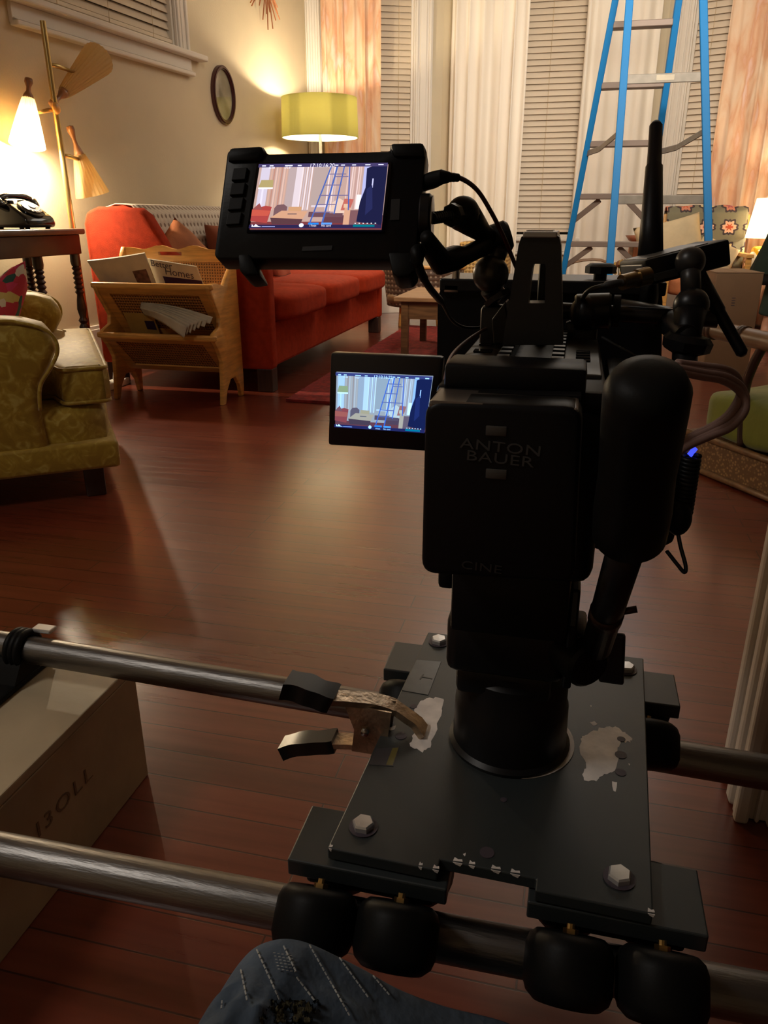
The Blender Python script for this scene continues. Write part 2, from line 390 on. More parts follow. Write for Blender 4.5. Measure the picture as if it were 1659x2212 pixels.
def run(p, az):   # wall frame: s along the wall, t into the room, z up
    d = Vector((math.sin(R(az)), math.cos(R(az)), 0)); n = Vector((d.y, -d.x, 0))
    return Matrix(((d.x, n.x, 0, p[0]), (d.y, n.y, 0, p[1]), (0, 0, 1, 0), (0, 0, 0, 1)))
def wall(name, W, s0, s1, op=None, mat_=None, th=0.14):
    bm = B()
    if op:
        a, b, zb, zt = op
        span(bm, (s0, -th, 0), (a, 0, 2.9)); span(bm, (b, -th, 0), (s1, 0, 2.9))
        span(bm, (a, -th, 0), (b, 0, zb)); span(bm, (a, -th, zt), (b, 0, 2.9))
    else: span(bm, (s0, -th, 0), (s1, 0, 2.9))
    bmesh.ops.transform(bm, matrix=W, verts=bm.verts)
    return struct(name, bm, mat_ or M['wall'])
def window(name, W, a, b, zb, zt, cw=0.13, over=0.06, apron=0.10, cwr=None):
    cwr = cwr or cw
    bm = B()
    for s0, s1 in ((a - cw, a), (b, b + cwr)):
        span(bm, (s0, 0, zb), (s1, 0.02, zt + 0.1), 0.004)
        span(bm, (s0 + 0.012, 0.015, zb), (s0 + 0.036, 0.032, zt + 0.1), 0.006)
        span(bm, (s1 - 0.036, 0.015, zb), (s1 - 0.012, 0.032, zt + 0.1), 0.006)
        span(bm, (s0 + 0.052, 0.015, zb), (s1 - 0.052, 0.027, zt + 0.1), 0.005)
    span(bm, (a - cw, 0, zt), (b + cwr, 0.024, zt + 0.1), 0.004)
    for s0, s1 in ((a, a + 0.02), (b - 0.02, b)): span(bm, (s0, -0.1, zb), (s1, 0.0, zt))
    span(bm, (a, -0.1, zb), (b, 0.0, zb + 0.02)); span(bm, (a, -0.09, (zb + zt) / 2 - 0.02), (b, -0.06, (zb + zt) / 2 + 0.02))
    bmesh.ops.transform(bm, matrix=W, verts=bm.verts)
    w = struct(name, bm, M['trim'])
    bm = B(); span(bm, (a, -0.1, zb), (b, -0.092, zt)); bmesh.ops.transform(bm, matrix=W, verts=bm.verts); struct('pane', bm, M['glass'], w)
    bm = B(); span(bm, (a - cw - over, 0, zb - 0.034), (b + cwr + over, 0.075, zb), 0.009)
    bmesh.ops.transform(bm, matrix=W, verts=bm.verts); struct('sill', bm, M['trim'], w)
    bm = B(); span(bm, (a - cw, 0, zb - 0.034 - apron), (b + cwr, 0.022, zb - 0.034), 0.003)
    span(bm, (a - cw, 0, zb - 0.034 - apron - 0.012), (b + cwr, 0.05, zb - 0.022 - apron), 0.007)
    span(bm, (a - cw, 0, zb - 0.034 - apron + 0.014), (b + cwr, 0.034, zb - 0.012 - apron), 0.006)
    bmesh.ops.transform(bm, matrix=W, verts=bm.verts); struct('apron', bm, M['trim'], w)
    return w
def blind(W, a, b, zb, zt, label, t=-0.035, pitch=0.0445, tilt=-67, drop=0.0):
    base = W @ Vector(((a + b) / 2, t, zb))
    root = thing('window_blind', label, 'blind', base, 0, 'wooden slat blinds')
    bm = B(); z = zb + 0.05; k = 0
    while z < zt - 0.05:
        Mx = W @ Matrix.Translation((0, t, z)) @ Matrix.Rotation(R(tilt + 1.5 * math.sin(k * 2.1)), 4, 'X')
        box(bm, ((a + b) / 2, 0, 0), (b - a, 0.05, 0.003), 0, Mx); z += pitch; k += 1
    obj('slats', bm, M['blind'], root, True)
    bm = B(); span(bm, (a, t - 0.025, zb), (b, t + 0.025, zb + 0.022), 0.004); bmesh.ops.transform(bm, matrix=W, verts=bm.verts); obj('bottom_rail', bm, M['blind'], root, True)
    bm = B(); span(bm, (a, t - 0.03, zt - 0.05), (b, t + 0.03, zt), 0.004); bmesh.ops.transform(bm, matrix=W, verts=bm.verts); obj('head_rail', bm, M['blind'], root, True)
    bm = B()
    n = 2 if b - a < 0.9 else 3
    for i in range(n):
        s = a + (b - a) * (0.16 + 0.68 * i / (n - 1))
        cyl(bm, W @ Vector((s, t + 0.026, zb)), W @ Vector((s, t + 0.026, zt)), 0.0016, n=6)
    obj('cord', bm, M['cream'], root, True)
    return root

# left wall with its high window
WL = run((-2.68, 3.2), 6)
wall('wall_left', WL, -4.6, 3.62, (0.52, 1.735, 1.775, 2.72))
window('window_1', WL, 0.52, 1.735, 1.775, 2.70, 0.135, 0.12, 0.085)
blind(WL, 0.545, 1.715, 1.80, 2.70, 'short wide slat blind in the high window above the tree lamp', t=-0.03)
bm = B(); span(bm, (-4.6, 0, 0), (3.6, 0.02, 0.235), 0.003); span(bm, (-4.6, 0, 0.235), (3.6, 0.012, 0.255), 0.004)
bmesh.ops.transform(bm, matrix=WL, verts=bm.verts); struct('baseboard_left', bm, M['trim'])

# bay: three facets
A_, B_, C_ = (-2.302, 6.796), (-1.241, 7.224), (0.515, 7.224)
W2, W3, W4 = run(A_, 68), run(B_, 90), run(C_, 112)
wall('wall_bay_left', W2, -0.03, 1.15, (0.135, 0.892, 0.67, 2.72))
wall('wall_bay_centre', W3, -0.03, 1.79, (0.24, 1.52, 0.66, 2.72))
wall('wall_bay_right', W4, -0.03, 2.30, (0.205, 1.0, 0.67, 2.72))
window('window_2', W2, 0.135, 0.892, 0.67, 2.70, 0.13, 0.0, 0.10, 0.16)
window('window_3', W3, 0.24, 1.52, 0.66, 2.70, 0.12, 0.04, 0.10)
window('window_4', W4, 0.205, 1.0, 0.67, 2.70, 0.14, 0.02, 0.10)
blind(W2, 0.15, 0.888, 0.70, 2.70, 'narrow tall slat blind beside the lime lampshade', t=-0.02)
blind(W3, 0.26, 1.50, 0.70, 2.70, 'wide tall slat blind between the two white curtains', t=-0.02)
blind(W4, 0.225, 0.98, 0.70, 2.70, 'tall slat blind behind the right rail of the blue ladder', t=-0.02)
bm = B()
for Wx, s1 in ((W2, 1.15), (W3, 1.76), (W4, 2.25)):
    b2 = B(); span(b2, (0, 0, 0), (s1, 0.02, 0.24), 0.003); merge(bm, b2, Wx)
struct('baseboard_bay', bm, M['trim'])
bm = B(); span(bm, (2.62, 1.0, 0), (2.76, 6.6, 2.9)); struct('wall_right', bm, M['wall'])

# cased opening the camera looks through: right jamb and the wall beyond it
bm = B(); span(bm, (0.36, 0.95, 0), (2.7, 1.07, 2.9)); struct('wall_front', bm, M['wall'])
bm = B()
span(bm, (0.296, 0.985, 0), (0.46, 1.080, 2.4), 0.004)
span(bm, (0.283, 1.058, 0.0), (0.30, 1.084, 2.4), 0.006)
span(bm, (0.290, 1.040, 0.0), (0.30, 1.052, 2.4), 0.003); span(bm, (0.284, 1.008, 0.0), (0.30, 1.036, 2.4), 0.007)
span(bm, (0.288, 0.988, 0.0), (0.30, 1.002, 2.4), 0.005)
for x0, x1, y0 in ((0.286, 0.306, .972), (0.314, 0.322, .978), (0.330, 0.375, .970), (0.385, 0.40, .976)): span(bm, (x0, y0, 0.0), (x1, 0.99, 2.4), 0.005)
struct('trim_1', bm, M['trim'])
# a run of wall behind the camera closes the hall
bm = B(); span(bm, (-4.2, -1.9, 0), (3.4, -1.76, 2.9)); struct('wall_back', bm, M['wall'])

# ------------------------------------------------------------------ curtains
def curtain(W, a, b, t, mat_, label, folds, amp, seed, z0=0.03, z1=2.74, group=None, gather=0.0):
    base = W @ Vector(((a + b) / 2, t, z0)); n = folds * 10; rnd = random.Random(seed)
    ph = [rnd.uniform(0, 6.28) for _ in range(4)]
    def fn(u, v):
        w = u + 0.012 * math.sin(v * 3 + ph[0] + u * 9)
        q = 2 * PI * folds * (w + 0.03 * math.sin(w * 11 + ph[1]))
        k = 0.65 + 0.35 * math.sin(w * 17 + ph[2])
        y = t + amp * k * (math.sin(q) + 0.28 * math.sin(2.3 * q + ph[3] + v)) * (0.75 + 0.35 * (1 - v))
        s = a + (b - a) * (w * (1 - gather * v) + 0.5 * gather * v) + 0.25 * amp * math.cos(q)
        return W @ Vector((s, y, z0 + (z1 - z0) * v))
    bm = B(); grid(bm, n, 14, fn, thick=0.0025)
    return single('curtain', bm, mat_, label, 'curtain', base, group, True)
curtain(W2, 0.125, 0.60, 0.11, M['peach'], 'peach watercolour curtain hanging behind the lime lampshade', 6, 0.026, 3)
curtain(W3, 0.08, 0.69, 0.11, M['sheer'], 'white curtain hanging left of the wide centre blind', 5, 0.046, 11)
curtain(W3, 1.125, 1.70, 0.11, M['sheer'], 'white curtain hanging behind the rungs of the blue ladder', 4, 0.046, 23)
curtain(W4, 0.49, 1.35, 0.13, M['peach'], 'peach watercolour curtain hanging at the right edge behind the table lamp', 8, 0.032, 31)

# ------------------------------------------------------------------ on the left wall
def onwall(y, z, t=0.0):
    s = (y - 3.2) / math.cos(R(6)); return WL @ Vector((s, t, z))
e1 = (WL.to_3x3() @ Vector((1, 0, 0))); e2 = WL.to_3x3() @ Vector((0, 1, 0)); e3 = Vector((0, 0, 1))
c0 = onwall(5.44, 1.59)
root = thing('oval_picture', 'oval framed picture hanging on the cream wall right of the high window', 'picture', c0)
def oval(a, b, n=48): return [(a * math.cos(2 * PI * i / n), b * math.sin(2 * PI * i / n)) for i in range(n)]
bm = B(); loopfill(bm, oval(0.142, 0.178), oval(0.116, 0.152), c0, e1, e3, e2 * 0.022)
loopfill(bm, oval(0.135, 0.171), oval(0.124, 0.160), c0 + e2 * 0.02, e1, e3, e2 * 0.009); obj('frame', bm, mat('dark_red_brown_frame', (0.055, 0.014, 0.012), 0.3), root, True, True, angle=40)
bm = B(); prism(bm, oval(0.12, 0.156), c0 + e2 * 0.004, e1, e3, e2 * 0.004)
obj('print', bm, mat('faded_print', (0.58, 0.52, 0.38), 0.6, vs=7, col2=(0.26, 0.22, 0.14), detail=5), root, True)
bm = B(); prism(bm, oval(0.118, 0.154), c0 + e2 * 0.012, e1, e3, e2 * 0.002)
gl = mat('clear_glass', (1, 1, 1), 0.02, trans=1.0); obj('cover_glass', bm, gl, root, True)

c0 = onwall(6.08, 2.40)
root = thing('sunburst_ornament', 'copper coloured starburst of thin rods on the wall above the lime lamp', 'wall ornament', c0)
bm = B(); rnd = random.Random(5)
angs = [(-1.62, .315, .05), (-1.86, .275, .045), (-1.36, .30, .05), (-1.50, .21, .03), (-2.05, .20, .03), (-1.22, .2, .03)] + [(rnd.uniform(-1.0, 4.0), rnd.uniform(.18, .31), rnd.uniform(.025, .05)) for _ in range(26)]
for a_, l_, t_ in angs:
    q = c0 + e2 * t_; tip = q + (e1 * math.cos(a_) + e3 * math.sin(a_)) * l_
    cyl(bm, q + (tip - q) * 0.08, tip, 0.0042, n=8)
obj('rods', bm, mat('copper_rod', (0.42, 0.16, 0.07), 0.35, metal=0.6), root, True, True, angle=40)
bm = B(); cyl(bm, c0 + e2 * 0.001, c0 + e2 * 0.06, 0.035, n=24, bev=0.006); obj('hub', bm, M['midwood'], root, True, True, angle=40)
# ================================================================== LAMPS
# --- three-shade tree lamp
X0 = -2.48
pole_top, pole_low = at(92, 45, x=X0), at(158, 490, x=X0)
pb = Vector((X0, pole_low.y + 0.006, 0))
root = thing('tree_floor_lamp', 'brass pole lamp with three ribbed cone shades beside the console table', 'floor lamp', pb)
bm = B(); cyl(bm, (pb.x, pb.y, 0.02), (X0, pole_top.y, pole_top.z), 0.016, 0.013, 20); obj('pole', bm, M['gold'], root, True, True, angle=40)
bm = B(); lathe(bm, [(0.0, 0), (0.13, 0), (0.13, 0.012), (0.10, 0.02), (0.02, 0.03), (0.0, 0.03)], Matrix.Translation(pb), 32); obj('base', bm, M['gold'], root, True, True, angle=40)
shade_m = mat('ivory_ribbed_shade', (0.70, 0.60, 0.38), 0.5); nt = shade_m.node_tree
tr = node(shade_m, 'ShaderNodeBsdfTranslucent'); tr.inputs[0].default_value = (0.95, 0.78, 0.45, 1); mxs = node(shade_m, 'ShaderNodeMixShader'); mxs.inputs[0].default_value = 0.6
link(shade_m, P(shade_m).outputs[0], mxs.inputs[1]); link(shade_m, tr.outputs[0], mxs.inputs[2]); link(shade_m, mxs.outputs[0], nt.nodes['Material Output'].inputs[0])
handle_m = mat('carved_wood_handle', (0.30, 0.13, 0.05), 0.35, var=0.2, vs=20)
def cone_shade(tip, neck, rim, rr, joint, arm_end, label):
    ax = (rim - neck).normalized(); L = (rim - neck).length; Mx = Matrix.Translation(neck) @ frame_z(ax)
    bm = B(); n = 44; r0 = 0.026; rings = []
    for k in range(7):
        t = k / 6; r = r0 + (rr - r0) * (t ** 0.92)
        rings.append([bm.verts.new(Mx @ Vector(((r + (0.0022 if i % 2 else -0.0012)) * math.cos(2 * PI * i / n), (r + (0.0022 if i % 2 else -0.0012)) * math.sin(2 * PI * i / n), L * t))) for i in range(n)])
    for a, b in zip(rings, rings[1:]):
        for i in range(n): bm.faces.new([a[i], a[(i + 1) % n], b[(i + 1) % n], b[i]])
    bmesh.ops.solidify(bm, geom=list(bm.faces), thickness=0.0015)
    sh = obj('shade', bm, shade_m, root, True, label=label)
    hl = (neck - tip).length
    bm = B(); lathe(bm, [(0.0, -hl), (0.017, -hl + 0.004), (0.019, -hl + 0.02), (0.010, -hl * 0.55), (0.011, -hl * 0.35), (0.021, -0.015), (0.027, 0.006), (0.0, 0.008)], Mx, 18)
    obj('handle', bm, handle_m, sh, True, True)
    bm = B(); tube(bm, [joint, joint.lerp(arm_end, 0.35) + Vector((0, 0, 0.004)), arm_end], [0.007, 0.011, 0.007], 10); obj('arm', bm, M['gold'], root, True, True)
    bm = B(); cyl(bm, arm_end - ax * 0.004, arm_end + ax * 0.02, 0.006, n=12); obj('knob', bm, M['walnut'], sh, True, True, angle=40)
    return neck + ax * L * 0.5
def onpole(z): t = z / pole_top.z; return Vector((X0, pb.y + (pole_top.y - pb.y) * t, z))
cone_shade(at(120, 236, x=X0), at(138, 200, x=X0), at(212, 127, x=X0 + 0.03), 0.078, onpole(1.485), at(160, 156, x=X0 + 0.02), 'unlit shade tilted upwards')
hot = cone_shade(at(60, 167, x=X0 - 0.06), at(61, 213, x=X0 - 0.06), at(59, 314, x=X0 - 0.06), 0.078, onpole(1.295), at(79, 244, x=X0 - 0.05), 'brightly lit shade pointing down')
cone_shade(at(158, 270, x=X0), at(171, 334, x=X0), at(200, 421, x=X0 + 0.02), 0.084, onpole(1.10), at(178, 347, x=X0 + 0.01), 'unlit shade pointing down')
bm = B(); sphere(bm, onpole(1.31) + Vector((0.02, -0.02, -0.01)), 0.026, n=18, sc=(0.6, 1, 1)); obj('switch_knob', bm, M['oak'], root, True, True)
bm = B(); sphere(bm, hot + Vector((0, 0, -0.055)), 0.022, n=16, sc=(1, 1, 1.3)); obj('bulb', bm, emis('hot_bulb', (1.0, 0.82, 0.58), 700), root, True, True)
lamp('tree_lamp_light', 'POINT', hot + Vector((0, 0, -0.110)), TREE_E, (1.0, 0.81, 0.56), 0.02)

# --- drum shade floor lamp in the corner
lc = Vector((-1.985, 6.15, 0))
root = thing('drum_floor_lamp', 'floor lamp with lime green drum shade in the corner beyond the red sofa', 'floor lamp', lc)
bm = B(); lathe(bm, [(0, 0), (0.15, 0), (0.15, 0.015), (0.02, 0.03), (0, 0.03)], Matrix.Translation(lc), 32); obj('base', bm, M['trim'], root, True, True, angle=40)
bm = B(); cyl(bm, lc + Vector((0, 0, 0.02)), lc + Vector((0, 0, 1.52)), 0.011, n=16); obj('pole', bm, M['trim'], root, True, True, angle=40)
bm = B(); rings = []
n = 48
for r, z in ((0.289, 1.378), (0.281, 1.65)):
    rings.append([bm.verts.new(lc + Vector((r * math.cos(2 * PI * i / n), r * math.sin(2 * PI * i / n), z))) for i in range(n)])
for i in range(n): bm.faces.new([rings[0][i], rings[0][(i + 1) % n], rings[1][(i + 1) % n], rings[1][i]])
bmesh.ops.solidify(bm, geom=list(bm.faces), thickness=0.003)
shl = M['lime']; nt = shl.node_tree; tr = node(shl, 'ShaderNodeBsdfTranslucent'); tr.inputs[0].default_value = (0.5, 0.48, 0.2, 1); mxs = node(shl, 'ShaderNodeMixShader'); mxs.inputs[0].default_value = 0.5
link(shl, P(shl).outputs[0], mxs.inputs[1]); link(shl, tr.outputs[0], mxs.inputs[2]); link(shl, mxs.outputs[0], nt.nodes['Material Output'].inputs[0])
sh = obj('shade', bm, shl, root, True, True, angle=60)
bm = B(); rings = []
for r, z in ((0.283, 1.38), (0.276, 1.648)):
    rings.append([bm.verts.new(lc + Vector((r * math.cos(2 * PI * i / n), r * math.sin(2 * PI * i / n), z))) for i in range(n)])
for i in range(n): bm.faces.new([rings[0][i], rings[0][(i + 1) % n], rings[1][(i + 1) % n], rings[1][i]])
lin = mat('white_shade_lining', (0.85, 0.82, 0.72), 0.7); tr = node(lin, 'ShaderNodeBsdfTranslucent'); tr.inputs[0].default_value = (0.9, 0.85, 0.6, 1); mxs = node(lin, 'ShaderNodeMixShader'); mxs.inputs[0].default_value = 0.3; link(lin, P(lin).outputs[0], mxs.inputs[1]); link(lin, tr.outputs[0], mxs.inputs[2]); link(lin, mxs.outputs[0], lin.node_tree.nodes['Material Output'].inputs[0]); obj('lining', bm, lin, sh, True, True)
bm = B()
for k in range(3):
    a = k * 2 * PI / 3; cyl(bm, lc + Vector((0, 0, 1.50)), lc + Vector((0.276 * math.cos(a), 0.276 * math.sin(a), 1.60)), 0.003, n=6)
obj('shade_ring', bm, M['steel'], root, True)
bm = B(); sphere(bm, lc + Vector((0, 0, 1.54)), 0.03, n=16, sc=(1, 1, 1.3)); obj('bulb', bm, emis('floor_lamp_bulb', (1.0, 0.83, 0.58), FLOORLAMP_E / (39.5 * 0.03 ** 2)), root, True, True)

# --- table lamp with yellow base on the right
tl = at(1668, 560, y=6.33); tl.z = 0.0
TT = 0.485
root = thing('table_lamp', 'glowing white table lamp with yellow base at the right edge', 'table lamp', (tl.x, tl.y, TT))
bm = B(); blockcush(bm, (tl.x - 0.06, tl.y, TT + 0.07), (0.17, 0.17, 0.14), 6, 6); obj('base', bm, mat('yellow_glaze', (0.85, 0.48, 0.01), 0.2, coat=0.5), root, True, True)
bm = B(); cyl(bm, (tl.x, tl.y, TT + 0.10), (tl.x, tl.y, TT + 0.42), 0.012, n=12); obj('stem', bm, M['brass'], root, True, True, angle=40)
wsh = mat('white_paper_shade', (0.85, 0.78, 0.62), 0.7); nt = wsh.node_tree; tr = node(wsh, 'ShaderNodeBsdfTranslucent'); tr.inputs[0].default_value = (0.98, 0.9, 0.7, 1); mxs = node(wsh, 'ShaderNodeMixShader'); mxs.inputs[0].default_value = 0.6
link(wsh, P(wsh).outputs[0], mxs.inputs[1]); link(wsh, tr.outputs[0], mxs.inputs[2]); link(wsh, mxs.outputs[0], nt.nodes['Material Output'].inputs[0])
bm = B(); rings = []
for r, z in ((0.205, 0.68), (0.165, 0.945)):
    rings.append([bm.verts.new(Vector((tl.x + r * math.cos(2 * PI * i / n), tl.y + r * math.sin(2 * PI * i / n), z))) for i in range(n)])
for i in range(n): bm.faces.new([rings[0][i], rings[0][(i + 1) % n], rings[1][(i + 1) % n], rings[1][i]])
obj('shade', bm, wsh, root, True, True)
bm = B(); sphere(bm, (tl.x, tl.y, 0.82), 0.028, n=16, sc=(1, 1, 1.3)); obj('bulb', bm, emis('table_lamp_bulb', (1.0, 0.81, 0.55), TABLELAMP_E / (39.5 * 0.028 ** 2)), root, True, True)
root = thing('side_table', 'pale side table under the glowing table lamp', 'table', (tl.x + 0.06, tl.y, 0))
bm = B(); lathe(bm, [(0, TT - 0.03), (0.24, TT - 0.03), (0.25, TT - 0.015), (0.24, TT), (0, TT)], Matrix.Translation((tl.x + 0.06, tl.y, 0)), 40); obj('top', bm, M['cream'], root, True, True, angle=40)
for k in range(3):
    a = k * 2 * PI / 3 + 0.4; bm = B(); cyl(bm, (tl.x + 0.06 + 0.19 * math.cos(a), tl.y + 0.19 * math.sin(a), 0), (tl.x + 0.06 + 0.12 * math.cos(a), tl.y + 0.12 * math.sin(a), TT - 0.03), 0.014, 0.02, 12); obj('leg', bm, M['midwood'], root, True, True, angle=40)
cp = Vector((tl.x - 0.145, tl.y - 0.06, 0)); cp.z = TT
bm = B(); lathe(bm, [(0.0, 0), (0.025, 0), (0.036, 0.01), (0.04, 0.045), (0.032, 0.08), (0.016, 0.10), (0.0, 0.105)], Matrix.Translation(cp), 20)
tube(bm, [cp + Vector((-0.035, 0, 0.025)), cp + Vector((-0.06, 0, 0.035)), cp + Vector((-0.057, 0, 0.065)), cp + Vector((-0.03, 0, 0.07))], 0.005, 8)
single('teapot', bm, mat('cream_glaze', (0.75, 0.68, 0.5), 0.25), 'small cream jug with handle beside the yellow lamp base', 'jug', cp, None, True)

# ================================================================== CONSOLE TABLE AND TELEPHONE
TZ = 0.77
root = thing('console_table', 'dark console table with bobbin turned legs under the telephone', 'table', (-2.48, 3.13, 0))
bm = B(); span(bm, (-2.62, 2.80, TZ - 0.026), (-2.31, 3.47, TZ), 0.008); obj('tabletop', bm, mat('worn_table_top', (0.13, 0.075, 0.05), 0.35, var=0.2, vs=10), root, True)
bm = B(); span(bm, (-2.61, 2.83, 0.655), (-2.335, 3.455, TZ - 0.026), 0.004); obj('apron', bm, M['walnut'], root, True)
prof = [(0.022, 0.66), (0.024, 0.62), (0.020, 0.60)]
z = 0.60
for k in range(6): prof += [(0.014, z), (0.023, z - 0.011), (0.014, z - 0.022)]; z -= 0.022
prof += [(0.019, z - 0.03), (0.023, z - 0.07), (0.015, z - 0.11), (0.024, z - 0.125), (0.015, z - 0.14), (0.024, z - 0.155), (0.021, z - 0.19), (0.020, 0.13), (0.013, 0.08), (0.022, 0.05), (0.014, 0.0)]
for x, y in ((-2.36, 3.43), (-2.36, 3.15), (-2.36, 2.86), (-2.585, 3.38), (-2.585, 2.86)):
    bm = B(); lathe(bm, prof[::-1], Matrix.Translation((x, y, 0)), 16); obj('leg', bm, M['walnut'], root, True, True, angle=50)

pc = Vector((-2.47, 3.235, TZ))
Mp = Matrix.Rotation(R(-60), 4, 'Z')
root = thing('rotary_telephone', 'black rotary dial telephone on the end of the console table', 'telephone', pc, R(-98))
# local: +y is the dial side
bm = B()
pr = [(-0.095, 0.0), (-0.098, 0.02), (-0.06, 0.10), (-0.03, 0.105), (0.02, 0.098), (0.105, 0.045), (0.115, 0.02), (0.112, 0.0)]
prism(bm, pr, (-0.085, 0, 0.006), (0, 1, 0), (0, 0, 1), (0.17, 0, 0), bev=0.012); obj('body', bm, M['phone'], root, False, True, angle=50)
bm = B(); Md = Matrix.Translation((0, 0.06, 0.083)) @ Matrix.Rotation(R(-32), 4, 'X')
lathe(bm, [(0.0, -0.004), (0.058, -0.004), (0.060, 0.004), (0.052, 0.008), (0.0, 0.008)], Md, 36); dl = obj('dial', bm, M['phone'], root, False, True, angle=40)
bm = B(); lathe(bm, [(0.0, 0.010), (0.043, 0.010), (0.045, 0.013), (0.018, 0.015), (0.016, 0.018), (0.0, 0.018)], Md, 30)
obj('finger_wheel', bm, mat('silver_dial', (0.35, 0.35, 0.34), 0.3, metal=0.8), dl, False, True, angle=40)
bm = B()
for k in range(10):
    a = R(40 + k * 28); cyl(bm, Md @ Vector((0.034 * math.cos(a), 0.034 * math.sin(a), 0.012)), Md @ Vector((0.034 * math.cos(a), 0.034 * math.sin(a), 0.0148)), 0.0065, n=12)
obj('finger_holes', bm, M['ink'], dl)
for sx in (-1, 1):
    bm = B(); span(bm, (sx * 0.05 - 0.012, -0.055, 0.095), (sx * 0.05 + 0.012, -0.03, 0.125), 0.005); span(bm, (sx * 0.05 - 0.012, -0.015, 0.095), (sx * 0.05 + 0.012, 0.008, 0.12), 0.005); obj('cradle', bm, M['phone'], root, False, True, angle=40)
bm = B(); tube(bm, curve([(-0.10, -0.025, 0.122), (-0.06, -0.025, 0.136), (0, -0.025, 0.14), (0.06, -0.025, 0.136), (0.10, -0.025, 0.122)], 6), 0.013, 12)
for sx in (-1, 1): lathe(bm, [(0.0, -0.028), (0.030, -0.026), (0.031, -0.012), (0.016, 0.012), (0.0, 0.016)], Matrix.Translation((sx * 0.102, -0.025, 0.118)) @ Matrix.Rotation(sx * R(12), 4, 'Y'), 20)
obj('handset', bm, M['phone'], root, False, True)
for sx in (-1, 1):
    for y in (-0.07, 0.085): bm = B(); cyl(bm, (sx * 0.06, y, 0), (sx * 0.06, y, 0.012), 0.011, n=12); obj('foot', bm, M['rubber'], root)
# ================================================================== SOFA AND WHAT LIES ON IT
SY0, SY1 = 3.555, 5.84
root = thing('sofa', 'long red sofa with three seat cushions along the left wall', 'sofa', (-1.9, (SY0 + SY1) / 2, 0))
bm = B(); span(bm, (-2.30, SY0 + 0.06, 0.115), (-1.445, SY1 - 0.06, 0.335), 0.015); obj('base', bm, M['red'], root, True)
armp = [(-1.425, 0.113), (-1.425, 0.585), (-1.445, 0.612), (-1.50, 0.618), (-1.86, 0.625), (-1.93, 0.665), (-1.985, 0.755), (-2.03, 0.83), (-2.075, 0.862), (-2.29, 0.868), (-2.355, 0.845), (-2.375, 0.79), (-2.365, 0.113)]
for y in (SY0, SY1 - 0.085):
    bm = B(); prism(bm, armp, (0, y, 0), (1, 0, 0), (0, 0, 1), (0, 0.085, 0), bev=0.018); obj('arm', bm, M['red'], root, True, True, angle=60)
bm = B(); prism(bm, [(-2.05, 0.33), (-2.10, 0.78), (-2.13, 0.85), (-2.20, 0.875), (-2.30, 0.868), (-2.35, 0.84), (-2.36, 0.33)], (0, SY0 + 0.08, 0), (1, 0, 0), (0, 0, 1), (0, SY1 - SY0 - 0.16, 0), bev=0.012); obj('backrest', bm, M['red'], root, True, True, angle=60)
cw = (SY1 - SY0 - 0.17) / 3
for k in range(3):
    y = SY0 + 0.085 + cw * (k + 0.5)
    bm = B(); blockcush(bm, (-1.725, y, 0.400), (0.75, cw - 0.004, 0.145), 6, 12, crown=0.16); obj('seat_cushion', bm, M['red'], root, True, True)
for x in (-1.475, -2.31):
    for y in (SY0 + 0.05, SY1 - 0.05):
        bm = B(); span(bm, (x - 0.04, y - 0.04, 0.0), (x + 0.04, y + 0.04, 0.118), 0.006); obj('leg', bm, M['walnut'], root, True)

# crochet throw over the back
def thr(u, v):
    y = SY0 + 0.095 + (SY1 - SY0 - 0.2) * u
    path = [(-2.040, 0.52), (-2.075, 0.72), (-2.105, 0.835), (-2.16, 0.874), (-2.25, 0.880), (-2.335, 0.858), (-2.372, 0.80), (-2.374, 0.58)]
    t = v * (len(path) - 1); k = min(int(t), len(path) - 2); t -= k
    x = path[k][0] * (1 - t) + path[k + 1][0] * t; z = path[k][1] * (1 - t) + path[k + 1][1] * t
    w = 0.004 * noise.noise(Vector((y * 6, v * 7, 2)))
    return Vector((x + w + 0.004, y, z + w + 0.004))
bm = B(); grid(bm, 40, 28, thr, thick=0.006)
single('crochet_throw', bm, M['crochet'], 'white and grey crochet throw spread over the back of the red sofa', 'throw', (-2.1, 4.7, 0.52), None, True)
def cushion(px, py, x, size, lean, yaw, roll, m_, label, amp=0.015, puff=0.42, name='throw_pillow', zc=None):
    p = at(px, py, x=x)
    if zc: p.z = zc
    Mx = Matrix.Rotation(yaw, 4, 'Z') @ Matrix.Rotation(lean, 4, 'Y') @ Matrix.Rotation(roll, 4, 'Z')
    bm = B(); pillow(bm, (0, 0, 0), size[0], size[1], size[2], Mx, puff, 16, amp)
    zmin = min(v.co.z for v in bm.verts); bmesh.ops.translate(bm, vec=p, verts=bm.verts)
    return single(name, bm, m_, label, 'pillow', (p.x, p.y, p.z + zmin), 'pillows on the red sofa' if 'sofa' in label else None, True)
cushion(398, 535, -1.93, (0.33, 0.33, 0.15), R(66), R(-22), R(36), M['rust'], 'rust orange pillow on the sofa behind the magazine rack', zc=0.61)
m = mat('dark_rust_cloth', (0.24, 0.06, 0.02), 0.8, bump=0.2, bs=120)
cushion(490, 500, -1.97, (0.30, 0.32, 0.13), R(72), R(-6), R(0), m, 'dark rust pillow on the sofa half hidden by the left edge of the monitor', zc=0.64)
def striped(name, axis, freq, stops):
    m = mat(name, (0.5, 0.4, 0.3), 0.85, bump=0.2, bs=150); tc = node(m, 'ShaderNodeTexCoord'); sp = node(m, 'ShaderNodeSeparateXYZ'); link(m, tc.outputs['Object'], sp.inputs[0])
    s = mathn(m, 'FRACT', mathn(m, 'MULTIPLY', sp.outputs[axis], freq)); rp = ramp(m, stops, True); link(m, s, rp.inputs['Fac']); link(m, rp.outputs['Color'], P(m).inputs['Base Color']); return m
